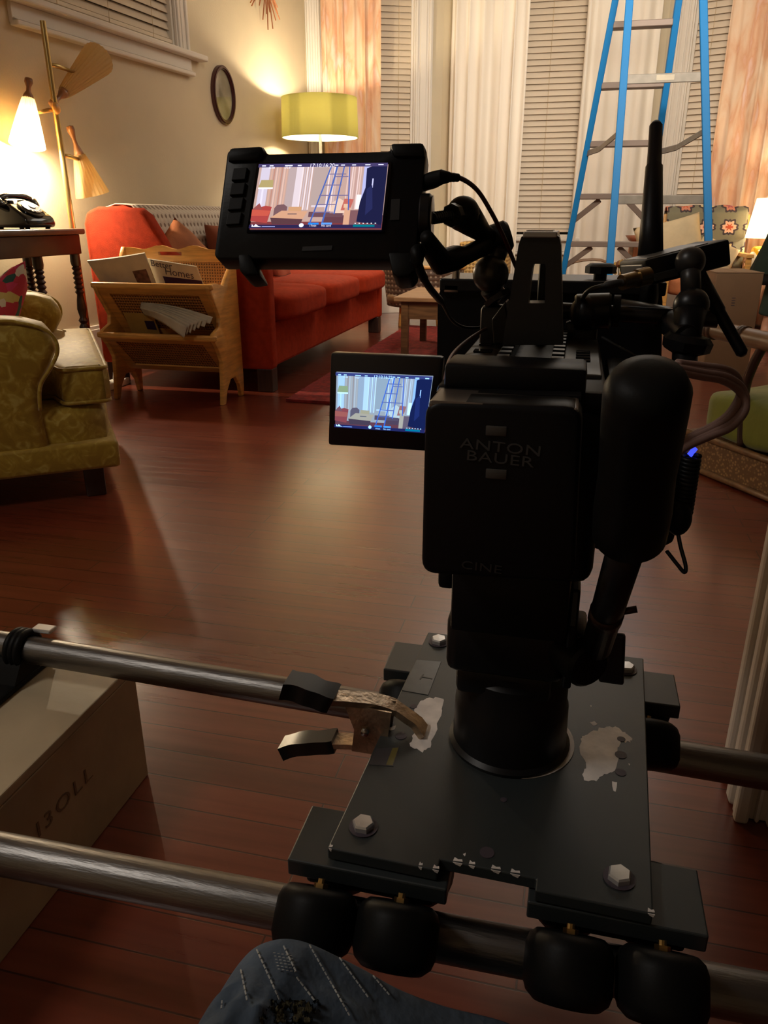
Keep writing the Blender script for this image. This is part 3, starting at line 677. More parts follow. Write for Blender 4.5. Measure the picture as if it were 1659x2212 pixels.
ms = striped('striped_cloth', 'Y', 14, [(0, (0.62, 0.5, 0.34)), (0.3, (0.35, 0.07, 0.03)), (0.55, (0.62, 0.5, 0.34)), (0.75, (0.06, 0.05, 0.05))])
cushion(650, 552, -1.98, (0.38, 0.40, 0.13), R(70), R(4), 0, ms, 'striped pillow on the sofa peeking below the field monitor', zc=0.635)
mp_ = striped('plaid_cloth', 'Z', 18, [(0, (0.42, 0.09, 0.04)), (0.4, (0.6, 0.5, 0.36)), (0.6, (0.05, 0.05, 0.05)), (0.7, (0.42, 0.09, 0.04))])
cushion(592, 575, -1.86, (0.34, 0.36, 0.12), R(64), R(12), 0, mp_, 'red plaid pillow on the sofa below the left foot of the field monitor', zc=0.60)

# ================================================================== MAGAZINE RACK
RX0, RX1 = -2.125, -1.553
root = thing('magazine_rack', 'honey oak magazine rack with cane panels in front of the red sofa', 'magazine rack', ((RX0 + RX1) / 2, 3.37, 0))
side = [(3.245, 0.0), (3.275, 0.0), (3.30, 0.06), (3.345, 0.105), (3.40, 0.105), (3.44, 0.06), (3.455, 0.0), (3.485, 0.0), (3.492, 0.10), (3.488, 0.64), (3.48, 0.685), (3.46, 0.69), (3.435, 0.655), (3.42, 0.60), (3.37, 0.56), (3.34, 0.53), (3.27, 0.545), (3.195, 0.548), (3.185, 0.53), (3.20, 0.50), (3.245, 0.44), (3.275, 0.395), (3.265, 0.355), (3.205, 0.335), (3.185, 0.318), (3.195, 0.30), (3.235, 0.26), (3.268, 0.20), (3.262, 0.12)]
for x in (RX0, RX1 - 0.02):
    bm = B(); prism(bm, side, (x, 0, 0), (0, 1, 0), (0, 0, 1), (0.02, 0, 0), bev=0.004); obj('side_panel', bm, M['oak'], root, True, True, angle=40)
n = 48; xo0, xo1 = RX0 + 0.02, RX1 - 0.02; W_ = xo1 - xo0
top = [(xo0 + W_ * i / 20, 0.683 + 0.010 * math.cos(i / 20 * 6 * PI) * (0.4 + 0.6 * math.sin(PI * i / 20)) + 0.006 * math.sin(PI * i / 20)) for i in range(21)]
# handle board with its slot: boards above, below and beside the slot in one mesh
sx0, sx1, sz0, sz1 = -1.935, -1.815, 0.652, 0.668
bm = B()
up = [(sx0, sz1)] + [t for t in top if sx0 < t[0] < sx1]
L = [t for t in top if t[0] <= sx0]; Rr = [t for t in top if t[0] >= sx1]; Cc = [t for t in top if sx0 - 0.03 <= t[0] <= sx1 + 0.03]
prism(bm, [(xo0, 0.625), (sx0, 0.625), (sx0, L[-1][1])] + L[::-1], (0, 3.466, 0), (1, 0, 0), (0, 0, 1), (0, 0.016, 0))
prism(bm, [(sx1, 0.625), (xo1, 0.625)] + Rr[::-1] + [(sx1, Rr[0][1])], (0, 3.466, 0), (1, 0, 0), (0, 0, 1), (0, 0.016, 0))
mid = [t for t in top if sx0 < t[0] < sx1]
prism(bm, [(sx0, sz1), (sx1, sz1), (sx1, Rr[0][1])] + mid[::-1] + [(sx0, L[-1][1])], (0, 3.466, 0), (1, 0, 0), (0, 0, 1), (0, 0.016, 0))
span(bm, (sx0, 3.466, 0.625), (sx1, 3.482, sz0)); obj('handle_board', bm, M['oak'], root, True)
bm = B(); span(bm, (xo0, 3.470, 0.20), (xo1, 3.478, 0.626)); obj('cane_back', bm, M['cane'], root, True)
bm = B(); span(bm, (xo0, 3.464, 0.155), (xo1, 3.482, 0.20), 0.003); obj('bottom_rail', bm, M['oak'], root, True)
def pocket(ztop, ytop, zbot, ybot):
    d = Vector((0, ybot - ytop, zbot - ztop)); 
    bm = B(); span(bm, (RX0 - 0.012, ytop - 0.012, ztop - 0.012), (RX1 + 0.012, ytop + 0.012, ztop + 0.014), 0.008); obj('front_rail', bm, M['oak'], root, True)
    def slab(s0, s1, x0, x1, th, off, m_, nm):
        bm = B(); n_ = Vector((0, d.z, -d.y)).normalized(); p = Vector((0, ytop, ztop))
        prism(bm, [(x0, s0), (x1, s0), (x1, s1), (x0, s1)], p + n_ * off, (1, 0, 0), d, n_ * th); return obj(nm, bm, m_, root, True)
    bm = B(); n_ = Vector((0, d.z, -d.y)).normalized(); p = Vector((0, ytop, ztop))
    for x0, x1, s0, s1 in ((xo0, xo0 + 0.045, 0, 1), (xo1 - 0.045, xo1, 0, 1), (xo0 + 0.045, xo1 - 0.045, 0, 0.12), (xo0 + 0.045, xo1 - 0.045, 0.86, 1)):
        prism(bm, [(x0, s0), (x1, s0), (x1, s1), (x0, s1)], p, (1, 0, 0), d, n_ * 0.014)
    obj('pocket_frame', bm, M['oak'], root, True)
    slab(0.1, 0.88, xo0 + 0.04, xo1 - 0.04, 0.004, 0.004, M['cane'], 'cane_panel')
pocket(0.533, 3.20, 0.30, 3.40)
pocket(0.312, 3.20, 0.135, 3.40)
bm = B(); span(bm, (xo0, 3.40, 0.30), (xo1, 3.468, 0.312)); span(bm, (xo0, 3.40, 0.135), (xo1, 3.468, 0.147)); obj('pocket_floor', bm, M['oak'], root, True)

# magazines and papers in the rack
def sheet_thing(name, corners, th, mats, label, cat, base, marks=(), bend=0.0, txt=None, group=None):
    """a booklet given by four corners TL,TR,BR,BL; marks are printed patches in 0..1 cover coordinates"""
    TL, TR, BR, BL = [Vector(c) for c in corners]; nrm = (TR - TL).cross(BL - TL).normalized()
    if nrm.y > 0: nrm = -nrm
    def pt(u, v, off=0.0): return TL.lerp(TR, u).lerp(BL.lerp(BR, u), v) + nrm * (bend * math.sin(PI * u) + off)
    root = thing(name, label, cat, base, 0, group)
    b = B(); grid(b, 12, 6, lambda u, v: pt(u, v), thick=None)
    bmesh.ops.recalc_face_normals(b, faces=b.faces)
    ret = bmesh.ops.extrude_face_region(b, geom=list(b.faces)); bmesh.ops.translate(b, vec=-nrm * th, verts=[v for v in ret['geom'] if isinstance(v, bmesh.types.BMVert)])
    ms = [mats]
    for (u0, v0, u1, v1, mk) in marks:
        if mk not in ms: ms.append(mk)
        grid(b, 6, 3, lambda u, v: pt(u0 + (u1 - u0) * u, v0 + (v1 - v0) * v, 0.0008), mi=ms.index(mk))
    if txt:
        for s_, uc, vc, size in txt:
            ux = (TR - TL).normalized(); uy = -(BL - TL).normalized()
            t2 = text_bm(s_, size, axes(pt(uc, vc, 0.0014), ux, uy, nrm), 0.0002)
            mk = M['ink']
            if mk not in ms: ms.append(mk)
            merge(b, t2, None, ms.index(mk))
    obj('cover', b, ms, root, True)
    return root
pa = mat('brown_print', (0.14, 0.07, 0.05), 0.5, var=0.5, vs=40); pb_ = mat('green_print', (0.10, 0.08, 0.03), 0.5); pp = mat('purple_print', (0.035, 0.012, 0.05), 0.5)
yt, yb = 3.345, 3.405
def rackpt(px, py, y): return at(px, py, y=y)
c1 = [rackpt(188, 564, 3.25), rackpt(312, 547, 3.29), rackpt(346, 640, 3.37), rackpt(243, 650, 3.37)]
sheet_thing('magazine', c1, 0.008, M['paper'], 'white magazine with small dark pictures in the upper rack pocket', 'magazine', (-1.95, 3.37, 0.42), [(0.68, 0.34, 0.93, 0.66, pa), (0.50, 0.66, 0.66, 0.80, pb_), (0.60, 0.62, 0.78, 0.78, pa), (0.30, 0.64, 0.36, 0.74, pb_)], 0.006, None, 'magazines in the rack')
c2 = [rackpt(318, 559, 3.33), rackpt(424, 576, 3.33), rackpt(452, 650, 3.40), rackpt(350, 645, 3.40)]
sheet_thing('magazine', c2, 0.006, M['paper'], 'magazine with a title and a dark purple band in the upper rack pocket', 'magazine', (-1.72, 3.40, 0.42), [(0.20, 0.40, 1.0, 0.60, pp)], 0.0, [('Better', 0.26, 0.10, 0.042), ('Homes', 0.58, 0.27, 0.05)], 'magazines in the rack')
c3 = [rackpt(266, 675, 3.30), rackpt(330, 678, 3.30), rackpt(352, 740, 3.37), rackpt(292, 735, 3.37)]
yel = mat('ochre_cover', (0.45, 0.27, 0.07), 0.5, var=0.1, vs=10)
sheet_thing('magazine', c3, 0.006, yel, 'ochre magazine in the lower rack pocket beneath the folded newspaper', 'magazine', (-1.9, 3.37, 0.2), [(0.62, 0.25, 0.95, 0.55, pp)], 0.0, None, 'magazines in the rack')
root = thing('newspaper', 'newspaper with fanned pages flopping over the lower rail of the magazine rack', 'newspaper', rackpt(380, 745, 3.30))
sp0, sp1 = rackpt(303, 664, 3.235), rackpt(312, 680, 3.29)
tips = [(398, 730), (404, 724), (412, 722), (421, 718), (430, 714), (442, 712), (454, 706)]
for k, (px, py) in enumerate(tips):
    q = rackpt(px, py, 3.12 + 0.012 * k); q2 = rackpt(px + 6, py - 24 + 1.5 * k, 3.13 + 0.014 * k)
    def pg(u, v, q=q, q2=q2, k=k):
        e = q.lerp(q2, v); s_ = sp1.lerp(sp0, v) + Vector((0, 0.002 * k, 0.0015 * k))
        return s_.lerp(e, u) + Vector((0, -0.010, 0.016)) * math.sin(PI * u) + Vector((0, 0, 0.002 * k))
    bm = B(); grid(bm, 10, 5, pg, thick=0.0015); obj('page', bm, M['paper'], root, True, True)

# ================================================================== ARMCHAIR
AZ = 53; _xr = Vector((math.cos(R(53)), -math.sin(R(53)), 0)); _fw = Vector((math.sin(R(53)), math.cos(R(53)), 0)); ac = Vector((-1.32, 2.01, 0)) - _xr * 0.50 - _fw * 0.42
Ma = Matrix.Translation(ac) @ Matrix.Rotation(R(-AZ), 4, 'Z')
root = thing('armchair', 'mustard gold damask armchair with rolled arms at the left edge', 'armchair', ac, R(-AZ))
bm = B(); blockcush(bm, (0, 0.03, 0.195), (0.93, 0.76, 0.19), 14, 6); obj('seat_frame', bm, M['damask'], root, False, True)
bm = B(); span(bm, (-0.50, -0.43, 0.10), (0.50, 0.42, 0.185), 0.012); obj('skirt_band', bm, M['damask'], root, False, True, angle=50)
armp = [(-0.42, 0.10), (0.22, 0.10), (0.205, 0.30), (0.215, 0.37), (0.25, 0.42), (0.275, 0.465), (0.272, 0.505), (0.245, 0.532), (0.19, 0.550), (0.10, 0.558), (-0.42, 0.558)]
for sx in (1, -1):
    bm = B(); prism(bm, [(y + (.055 if sx < 0 and y > 0 else 0.012 * (y > 0)), z) for y, z in armp], (sx * 0.335, 0, 0), (0, 1, 0), (0, 0, 1), (sx * 0.155, 0, 0), bev=0.028); ar = obj('arm', bm, M['damask'], root, False, True, angle=60)
    bm = B(); tube(bm, curve([(sx * 0.487, y + (.055 if sx < 0 and y > 0 else 0.012 * (y > 0)), z - 0.006) for y, z in armp[2:]], 4), 0.0055, 8); obj('piping', bm, M['damask'], ar, False, True)
def tcush(u, v, s):  # T cushion outline in plan with soft top
    pass
out = [(-0.33, -0.30), (0.33, -0.30), (0.33, 0.26), (0.435, 0.285), (0.45, 0.30), (0.45, 0.405), (0.435, 0.42), (-0.455, 0.43), (-0.47, 0.415), (-0.47, 0.30), (-0.455, 0.285), (-0.33, 0.26)]
bm = B(); prism(bm, out, (0, 0, 0.288), (1, 0, 0), (0, 1, 0), (0, 0, 0.118), bev=0.022); cu = obj('seat_cushion', bm, M['damask'], root, False, True, angle=50)
bm = B()
for z in (0.298, 0.398): tube(bm, [(x * 0.992, y * 0.992, z) for x, y in out], 0.006, 8, closed=True)
obj('piping', bm, M['damask'], cu, False, True)
bm = B(); Mb = Matrix.Translation((0, -0.33, 0.40)) @ Matrix.Rotation(R(-10), 4, 'X'); box(bm, (0, 0, 0.14), (0.66, 0.16, 0.66), 0.05, Mb, 4); obj('backrest', bm, M['damask'], root, False, True, angle=60)
for sx in (1, -1):
    for y in (0.34, -0.38): bm = B(); prism(bm, [(-.03, -.03), (.03, -.03), (.03, .03), (-.03, .03)], (sx * 0.42, y, 0), (1, 0, 0), (0, 1, 0), (sx * .006, 0, .105), bev=.005); obj('leg', bm, M['walnut'], root, False, True, angle=40)
m = mat('floral_cloth', (0.4, 0.03, 0.05), 0.8, bump=0.2, bs=150); tc = node(m, 'ShaderNodeTexCoord'); nz = node(m, 'ShaderNodeTexVoronoi', Scale=34.0); nz.inputs['Randomness'].default_value = 0.9
link(m, tc.outputs['Object'], nz.inputs['Vector']); sp = node(m, 'ShaderNodeSeparateColor'); link(m, nz.outputs['Color'], sp.inputs[0])
rp = ramp(m, [(0, (0.45, 0.02, 0.04)), (0.5, (0.02, 0.07, 0.05)), (0.68, (0.62, 0.50, 0.36)), (0.8, (0.5, 0.03, 0.09)), (0.93, (0.55, 0.40, 0.12))], True); link(m, sp.outputs[0], rp.inputs['Fac']); link(m, rp.outputs['Color'], P(m).inputs['Base Color'])
p = at(-4, 682, y=2.30); Mx = Matrix.Translation(p) @ Matrix.Rotation(R(-AZ), 4, 'Z') @ Matrix.Rotation(R(58), 4, 'X') @ Matrix.Rotation(R(24), 4, 'Z')
bm = B(); pillow(bm, (0, 0, 0), 0.32, 0.32, 0.12, None, 0.42, 14, 0.01); bmesh.ops.transform(bm, matrix=Mx, verts=bm.verts)
zmin = min(v.co.z for v in bm.verts); single('throw_pillow', bm, m, 'red floral pillow on the mustard armchair', 'pillow', (p.x, p.y, zmin), None, True)

# ================================================================== COFFEE TABLE, RUG AND THE FAR SIDE OF THE ROOM
m = mat('red_pile_rug', (0.22, 0.016, 0.013), 0.95, bump=1.0, bs=90, var=0.35, vs=34, detail=6)
bm = B(); grid(bm, 60, 90, lambda u, v: Vector((-1.298 + 1.30 * u + 0.006 * noise.noise(Vector((0, v * 40, 3))), 3.385 + 2.75 * v + 0.008 * noise.noise(Vector((u * 30, 0, 5))), 0.014 + 0.003 * noise.noise(Vector((u * 60, v * 90, 0))))))
bmesh.ops.recalc_face_normals(bm, faces=bm.faces); ret = bmesh.ops.extrude_face_region(bm, geom=list(bm.faces))
for v in [g for g in ret['geom'] if isinstance(g, bmesh.types.BMVert)]: v.co.z = 0.001
single('rug', bm, m, 'dark red pile rug under the coffee table', 'rug', (-0.65, 4.7, 0), None, True, 50)
root = thing('coffee_table', 'brown wooden coffee table on the red rug', 'table', (-0.62, 5.05, 0.012))
bm = B(); span(bm, (-1.075, 4.69, 0.342), (-0.16, 5.42, 0.368), 0.005); obj('tabletop', bm, M['tablewood'], root, True)
bm = B(); span(bm, (-1.03, 4.735, 0.235), (-0.205, 5.375, 0.342), 0.003); obj('apron', bm, M['midwood'], root, True)
for x in (-1.015, -0.22):
    for y in (4.75, 5.36):
        bm = B(); prism(bm, [(-0.03, -0.03), (0.03, -0.03), (0.03, 0.03), (-0.03, 0.03)], (x, y, 0.012), (0.7, 0, 0), (0, 0.7, 0), (0, 0, 0.33)); obj('leg', bm, M['midwood'], root, True)

# low barrel chair with cane shell behind the coffee table
bc = Vector((-1.20, 6.30, 0))
root = thing('barrel_chair', 'low round backed cane chair with orange wood rim behind the coffee table', 'chair', bc)
def shell(u, v): a = R(150 + 240 * u); r = 0.29 + 0.035 * v; return bc + Vector((r * math.cos(a), r * math.sin(a), 0.16 + (0.27 + 0.03 * math.sin(PI * u)) * v))
bm = B(); grid(bm, 32, 6, shell, thick=0.012); obj('cane_shell', bm, M['chaircane'], root, True, True)
bm = B(); tube(bm, [shell(k / 30, 1.02) for k in range(31)], 0.014, 10); obj('rim', bm, M['oak'], root, True, True)
bm = B(); blockcush(bm, bc + Vector((0, 0, 0.22)), (0.54, 0.54, 0.10), 4, 6); obj('seat', bm, M['midwood'], root, True, True)
for k in range(4):
    a = R(45 + 90 * k); bm = B(); cyl(bm, bc + Vector((0.22 * math.cos(a), 0.22 * math.sin(a), 0)), bc + Vector((0.2 * math.cos(a), 0.2 * math.sin(a), 0.18)), 0.014, 0.02, 12); obj('leg', bm, M['oak'], root, True, True)
# wicker hamper under the centre window
hp = Vector((-0.76, 6.76, 0))
root = thing('wicker_hamper', 'golden wicker hamper standing under the centre window', 'basket', hp)
m = weave('golden_wicker', (0.52, 0.32, 0.10), (0.24, 0.13, 0.035), 2 * PI / 0.03, 0.1)
bm = B(); blockcush(bm, hp + Vector((0, 0, 0.28)), (0.40, 0.32, 0.56), 12, 8); obj('body', bm, m, root, True, True)
bm = B(); blockcush(bm, hp + Vector((0, 0, 0.598)), (0.42, 0.34, 0.075), 7, 8); obj('lid', bm, m, root, True, True)

# white power strip on the floor behind the armchair
p = at(244, 838, z=0.0)
root = thing('power_strip', 'small white power strip with cord on the floor between armchair and magazine rack', 'power strip', p)
wp = mat('white_plastic', (0.7, 0.68, 0.62), 0.4)
bm = B(); span(bm, p + Vector((-0.035, -0.10, 0.0)), p + Vector((0.03, 0.12, 0.035)), 0.006); obj('case', bm, wp, root, True, True, angle=40)
for k in range(2):
    bm = B(); cyl(bm, p + Vector((0, -0.05 + 0.09 * k, 0.034)), p + Vector((0, -0.05 + 0.09 * k, 0.075)), 0.018, 0.012, 14); obj('plug', bm, wp, root, True, True, angle=40)
bm = B(); tube(bm, curve([p + Vector((0, 0.12, 0.015)), p + Vector((-0.03, 0.2, 0.006)), p + Vector((-0.16, 0.26, 0.006)), p + Vector((-0.22, 0.42, 0.006))], 6), 0.005, 8); obj('cord', bm, wp, root, True, True)
# ================================================================== BLUE STEP LADDER
def atplane(px, py, a, b):      # meets the leaning plane y = a + b z
    v = (at(px, py, d=1) - EYE); d = (a + b * EYE.z - EYE.y) / (v.y - b * v.z); return EYE + v * d
def bar(bm, p0, p1, w, h, side=(1, 0, 0), mi=0, bev=0.003):
    p0, p1 = Vector(p0), Vector(p1); z = (p1 - p0); L = z.length; z.normalize(); x = (Vector(side) - z * z.dot(Vector(side))).normalized(); y = z.cross(x)
    Mx = Matrix(((x.x, y.x, z.x, p0.x), (x.y, y.y, z.y, p0.y), (x.z, y.z, z.z, p0.z), (0, 0, 0, 1)))
    return box(bm, (0, 0, L / 2), (w, h, L), bev, Mx, 1, mi)
def ext(p, q, z): t = (z - p.z) / (q.z - p.z); return p + (q - p) * t
near = [(atplane(1360, 1, 4.6, .2), atplane(1315.6, 593, 4.6, .2)), (atplane(1519, 1, 4.6, .2), atplane(1530, 509, 4.6, .2))]
rear = [(atplane(1329, 1, 5.8, -.3), atplane(1218, 580, 5.8, -.3)), (atplane(1466, 1, 5.8, -.3), atplane(1394, 499, 5.8, -.3))]
root = thing('step_ladder', 'tall blue fibreglass step ladder with grey rungs in front of the window', 'ladder', (0.3, 5.1, 0))
NR, RR = [], []
for (p, q), L_, w in [(x, NR, 0.040) for x in near] + [(x, RR, 0.036) for x in rear]:
    a, b = ext(p, q, 0.03), ext(p, q, 2.32); L_.append((a, b))
    bm = B(); bar(bm, a, b, w, 0.03 if L_ is NR else 0.07, (1, 0, 0)); obj('rail', bm, M['blue'], root, True)
    bm = B(); bar(bm, a - Vector((0, 0, 0.03)), a + (b - a).normalized() * 0.05, w + 0.012, 0.05); obj('rubber_foot', bm, M['rubber'], root, True)
def pick(L_, py, pxs, plane): return [atplane(px, py, *plane) for px in pxs]
def onrail(pair, z): return ext(pair[0], pair[1], z)
steps = [atplane(1395, py, 5.8, -.3).z for py in (53, 184, 310, 424, 528)]
dz = (steps[0] - steps[-1]) / 4
allz = steps + [steps[-1] - dz, steps[0] + dz, steps[0] + 2 * dz]
brown = mat('step_tread', (0.20, 0.145, 0.115), 0.5, metal=0.15)
for k, z in enumerate(allz):
    if z < 0.1 or z > 2.25: continue
    a, b = onrail(RR[0], z), onrail(RR[1], z)
    bm = B(); box(bm, (a + b) / 2, (abs(b.x - a.x) - 0.03, 0.078, 0.034), 0.004); obj('step', bm, brown, root, True)
for py in (168, 431):
    a, b = atplane(1352, py, 4.6, .2), atplane(1523, py, 4.6, .2); z = (a.z + b.z) / 2
    a, b = onrail(NR[0], z), onrail(NR[1], z)
    bm = B(); box(bm, (a + b) / 2 + Vector((0, 0.012, 0)), (abs(b.x - a.x), 0.014, 0.046), 0.003); rg = obj('rear_rung', bm, M['alu'], root, True)
    if py == 168:
        bm = B(); c = a.lerp(b, 0.52); box(bm, c + Vector((0, 0.004, 0.002)), (0.092, 0.002, 0.026)); obj('sticker', bm, M['paper'], rg, True, label='small white sticker')
for sgn, i in ((-1, 0), (1, 1)):
    for py, pz in ((470, 0), (575, 1)):
        z = steps[3 + pz]; a = onrail(RR[i], z - 0.17 + 0.02); b = onrail(RR[0], z - 0.02).lerp(onrail(RR[1], z - 0.02), 0.32 if i == 0 else 0.68)
        bm = B(); bar(bm, a, b, 0.012, 0.034, (0, 1, 0)); obj('knee_brace', bm, brown, root, True)
    s0 = onrail(RR[i], 1.19); s1 = onrail(NR[i], 1.255)
    bm = B(); md = s0.lerp(s1, 0.45) + Vector((0.0, 0, -0.022)); bar(bm, s0, md, 0.006, 0.034); bar(bm, md, s1, 0.006, 0.034); obj('spreader', bm, M['alu'], root, True)
tp = [NR[0][1], NR[1][1], RR[0][1], RR[1][1]]
bm = B(); span(bm, (min(p.x for p in tp) - 0.04, min(p.y for p in tp) - 0.06, 2.31), (max(p.x for p in tp) + 0.04, max(p.y for p in tp) + 0.06, 2.38), 0.012); obj('top_cap', bm, M['blue'], root, True)

# ================================================================== RIGHT HAND CORNER
# easy chair with a crochet square blanket
YB = 6.40
root = thing('easy_chair', 'wooden framed easy chair under the granny square blanket right of the ladder', 'chair', (0.88, 6.2, 0))
xl, xr = at(1440, 500, y=YB).x, at(1606, 500, y=YB).x
bm = B(); prism(bm, [(xl + .02, .36), (xr - .03, .36), (xr + .02, .86), (xl + 0.02, .86)], (0, YB + 0.02, 0), (1, 0, 0), (0, 0.16, 1), (0, 0.09, 0), bev=0.02); obj('backrest', bm, M['rust'], root, True, True, angle=50)
bm = B(); blockcush(bm, ((xl + xr) / 2, YB - 0.21, 0.36), (xr - xl - 0.02, 0.46, 0.13), 6, 8); obj('seat_cushion', bm, M['rust'], root, True, True)
for x in (xl + 0.0, xr - 0.01):
    bm = B(); bar(bm, (x, YB + 0.03, 0.0), (x + (0.05 if x > 0.8 else 0), YB + 0.17, 0.84), 0.035, 0.04); obj('rear_leg', bm, M['oak'], root, True)
    bm = B(); bar(bm, (x, YB - 0.40, 0.0), (x, YB - 0.40, 0.56), 0.035, 0.04); obj('front_leg', bm, M['oak'], root, True)
    bm = B(); bar(bm, (x, YB - 0.44, 0.57), (x, YB + 0.08, 0.57), 0.05, 0.025); obj('armrest', bm, M['oak'], root, True)
# granny square blanket: rings of coloured wool in a grey net
m = mat('granny_square_wool', (0.3, 0.25, 0.18), 0.9, bump=0.4, bs=70); tc = node(m, 'ShaderNodeTexCoord'); sp = node(m, 'ShaderNodeSeparateXYZ'); link(m, tc.outputs['Object'], sp.inputs[0])
SQ = 0.155
ux = mathn(m, 'DIVIDE', mathn(m, 'ADD', sp.outputs['X'], 3.03), SQ); uz = mathn(m, 'DIVIDE', mathn(m, 'ADD', sp.outputs['Z'], 3.04), SQ)
dx = mathn(m, 'ABSOLUTE', mathn(m, 'SUBTRACT', mathn(m, 'FRACT', ux), 0.5)); dzz = mathn(m, 'ABSOLUTE', mathn(m, 'SUBTRACT', mathn(m, 'FRACT', uz), 0.5))
rad = mathn(m, 'SQRT', mathn(m, 'ADD', mathn(m, 'MULTIPLY', dx, dx), mathn(m, 'MULTIPLY', dzz, dzz)))
lob = mathn(m, 'MULTIPLY', mathn(m, 'SINE', mathn(m, 'MULTIPLY', mathn(m, 'ARCTAN2', dx, dzz), 8.0)), 0.05); rad = mathn(m, 'ADD', rad, lob)
cb = node(m, 'ShaderNodeCombineXYZ'); link(m, mathn(m, 'FLOOR', ux), cb.inputs[0]); link(m, mathn(m, 'FLOOR', uz), cb.inputs[1])
wn = node(m, 'ShaderNodeTexWhiteNoise'); link(m, cb.outputs[0], wn.inputs['Vector'])
inner = ramp(m, [(0, (0.03, 0.02, 0.04)), (0.2, (0.5, 0.07, 0.02)), (0.4, (0.35, 0.06, 0.09)), (0.6, (0.6, 0.35, 0.08)), (0.8, (0.2, 0.26, 0.26))], True); link(m, wn.outputs['Value'], inner.inputs['Fac'])
outer = ramp(m, [(0, (0.75, 0.66, 0.45)), (0.3, (0.75, 0.45, 0.3)), (0.55, (0.7, 0.55, 0.25)), (0.75, (0.55, 0.2, 0.12))], True); link(m, mathn(m, 'FRACT', mathn(m, 'MULTIPLY', wn.outputs['Value'], 7.3)), outer.inputs['Fac'])
g = node(m, 'ShaderNodeMixRGB'); link(m, mathn(m, 'GREATER_THAN', rad, 0.13), g.inputs['Fac']); link(m, inner.outputs['Color'], g.inputs['Color1']); link(m, outer.outputs['Color'], g.inputs['Color2'])
g2 = node(m, 'ShaderNodeMixRGB'); link(m, mathn(m, 'GREATER_THAN', rad, 0.27), g2.inputs['Fac']); link(m, g.outputs['Color'], g2.inputs['Color1']); g2.inputs['Color2'].default_value = (0.04, 0.025, 0.03, 1)
g3 = node(m, 'ShaderNodeMixRGB'); link(m, mathn(m, 'GREATER_THAN', rad, 0.37), g3.inputs['Fac']); link(m, g2.outputs['Color'], g3.inputs['Color1']); g3.inputs['Color2'].default_value = (0.17, 0.155, 0.10, 1)
link(m, g3.outputs['Color'], P(m).inputs['Base Color'])
def afg(u, v):
    x = xl - 0.005 + (xr - xl + 0.03) * u + 0.04 * max(0, v - 0.4) * (u - 0.3)
    path = [(YB - 0.03, 0.46), (YB + 0.0, 0.62), (YB + 0.025, 0.76), (YB + 0.055, 0.865), (YB + 0.13, 0.905), (YB + 0.235, 0.89), (YB + 0.285, 0.80), (YB + 0.28, 0.62)]
    t = v * (len(path) - 1); k = min(int(t), len(path) - 2); t -= k
    y = path[k][0] * (1 - t) + path[k + 1][0] * t; z = path[k][1] * (1 - t) + path[k + 1][1] * t
    return Vector((x, y + 0.012 * noise.noise(Vector((u * 5, v * 6, 1))), z + 0.02 * noise.noise(Vector((u * 4, v * 3, 7)))))
bm = B(); grid(bm, 28, 30, afg, thick=0.008)
single('granny_square_blanket', bm, m, 'multicoloured granny square blanket draped over the easy chair back', 'blanket', (0.9, YB, 0.46), None, True)
cr = mat('cream_pillow_cloth', (0.56, 0.44, 0.27), 0.85, bump=0.35, bs=45, var=0.08, vs=10)
p = at(1448, 540, y=6.24); bm = B(); pillow(bm, (0, 0, 0), 0.46, 0.44, 0.19, Matrix.Rotation(R(-14), 4, 'Y') @ Matrix.Rotation(R(72), 4, 'X'), 0.40, 16, 0.02); bmesh.ops.translate(bm, vec=p, verts=bm.verts)
zm = min(v.co.z for v in bm.verts); single('throw_pillow', bm, cr, 'large cream pillow leaning on the granny square blanket', 'pillow', (p.x, p.y, zm), 'cream pillows on the easy chair', True)
p = at(1543, 560, y=6.12); bm = B(); pillow(bm, (0, 0, 0), 0.28, 0.28, 0.12, Matrix.Rotation(R(22), 4, 'Y') @ Matrix.Rotation(R(60), 4, 'X'), 0.40, 16, 0.015); bmesh.ops.translate(bm, vec=p, verts=bm.verts)
zm = min(v.co.z for v in bm.verts); single('throw_pillow', bm, cr, 'smaller cream pillow right of the ladder, beside the larger one', 'pillow', (p.x, p.y, zm), 'cream pillows on the easy chair', True)

# crate with bowl, wire basket, dried flowers behind the ladder
a, b = at(1362, 530, y=6.62), at(1402, 530, y=6.62); zc = at(1375, 524, y=6.62).z
root = thing('wooden_crate', 'red brown upright wooden crate between ladder and cream pillow', 'crate', ((a.x + b.x) / 2, 6.72, 0))
bm = B()
for k in range(5): z = k * zc / 5; span(bm, (a.x, 6.60, z + 0.004), (b.x + 0.03, 6.84, z + zc / 5 - 0.004), 0.004)
obj('slats', bm, M['rust'], root, True)
bm = B()
for x in (a.x + 0.008, b.x + 0.022):
    span(bm, (x - 0.014, 6.592, 0), (x + 0.014, 6.604, zc), 0.002)
obj('corner_post', bm, M['midwood'], root, True)
c = Vector(((a.x + b.x) / 2 - 0.02, 6.72, zc))
bm = B(); lathe(bm, [(0.03, 0), (0.06, 0.01), (0.09, 0.05), (0.085, 0.05), (0.055, 0.014), (0.0, 0.01)], Matrix.Translation(c), 28); single('bowl', bm, mat('red_brown_bowl', (0.30, 0.10, 0.05), 0.35), 'shallow red brown bowl on top of the upright crate', 'bowl', c, None, True)
p = at(1268, 597, y=6.1); bc2 = Vector((p.x, p.y, 0))
root = thing('wire_stand', 'low dark wire magazine stand behind the ladder legs', 'stand', bc2)
bm = B(); zt = at(1268, 572, y=6.1).z
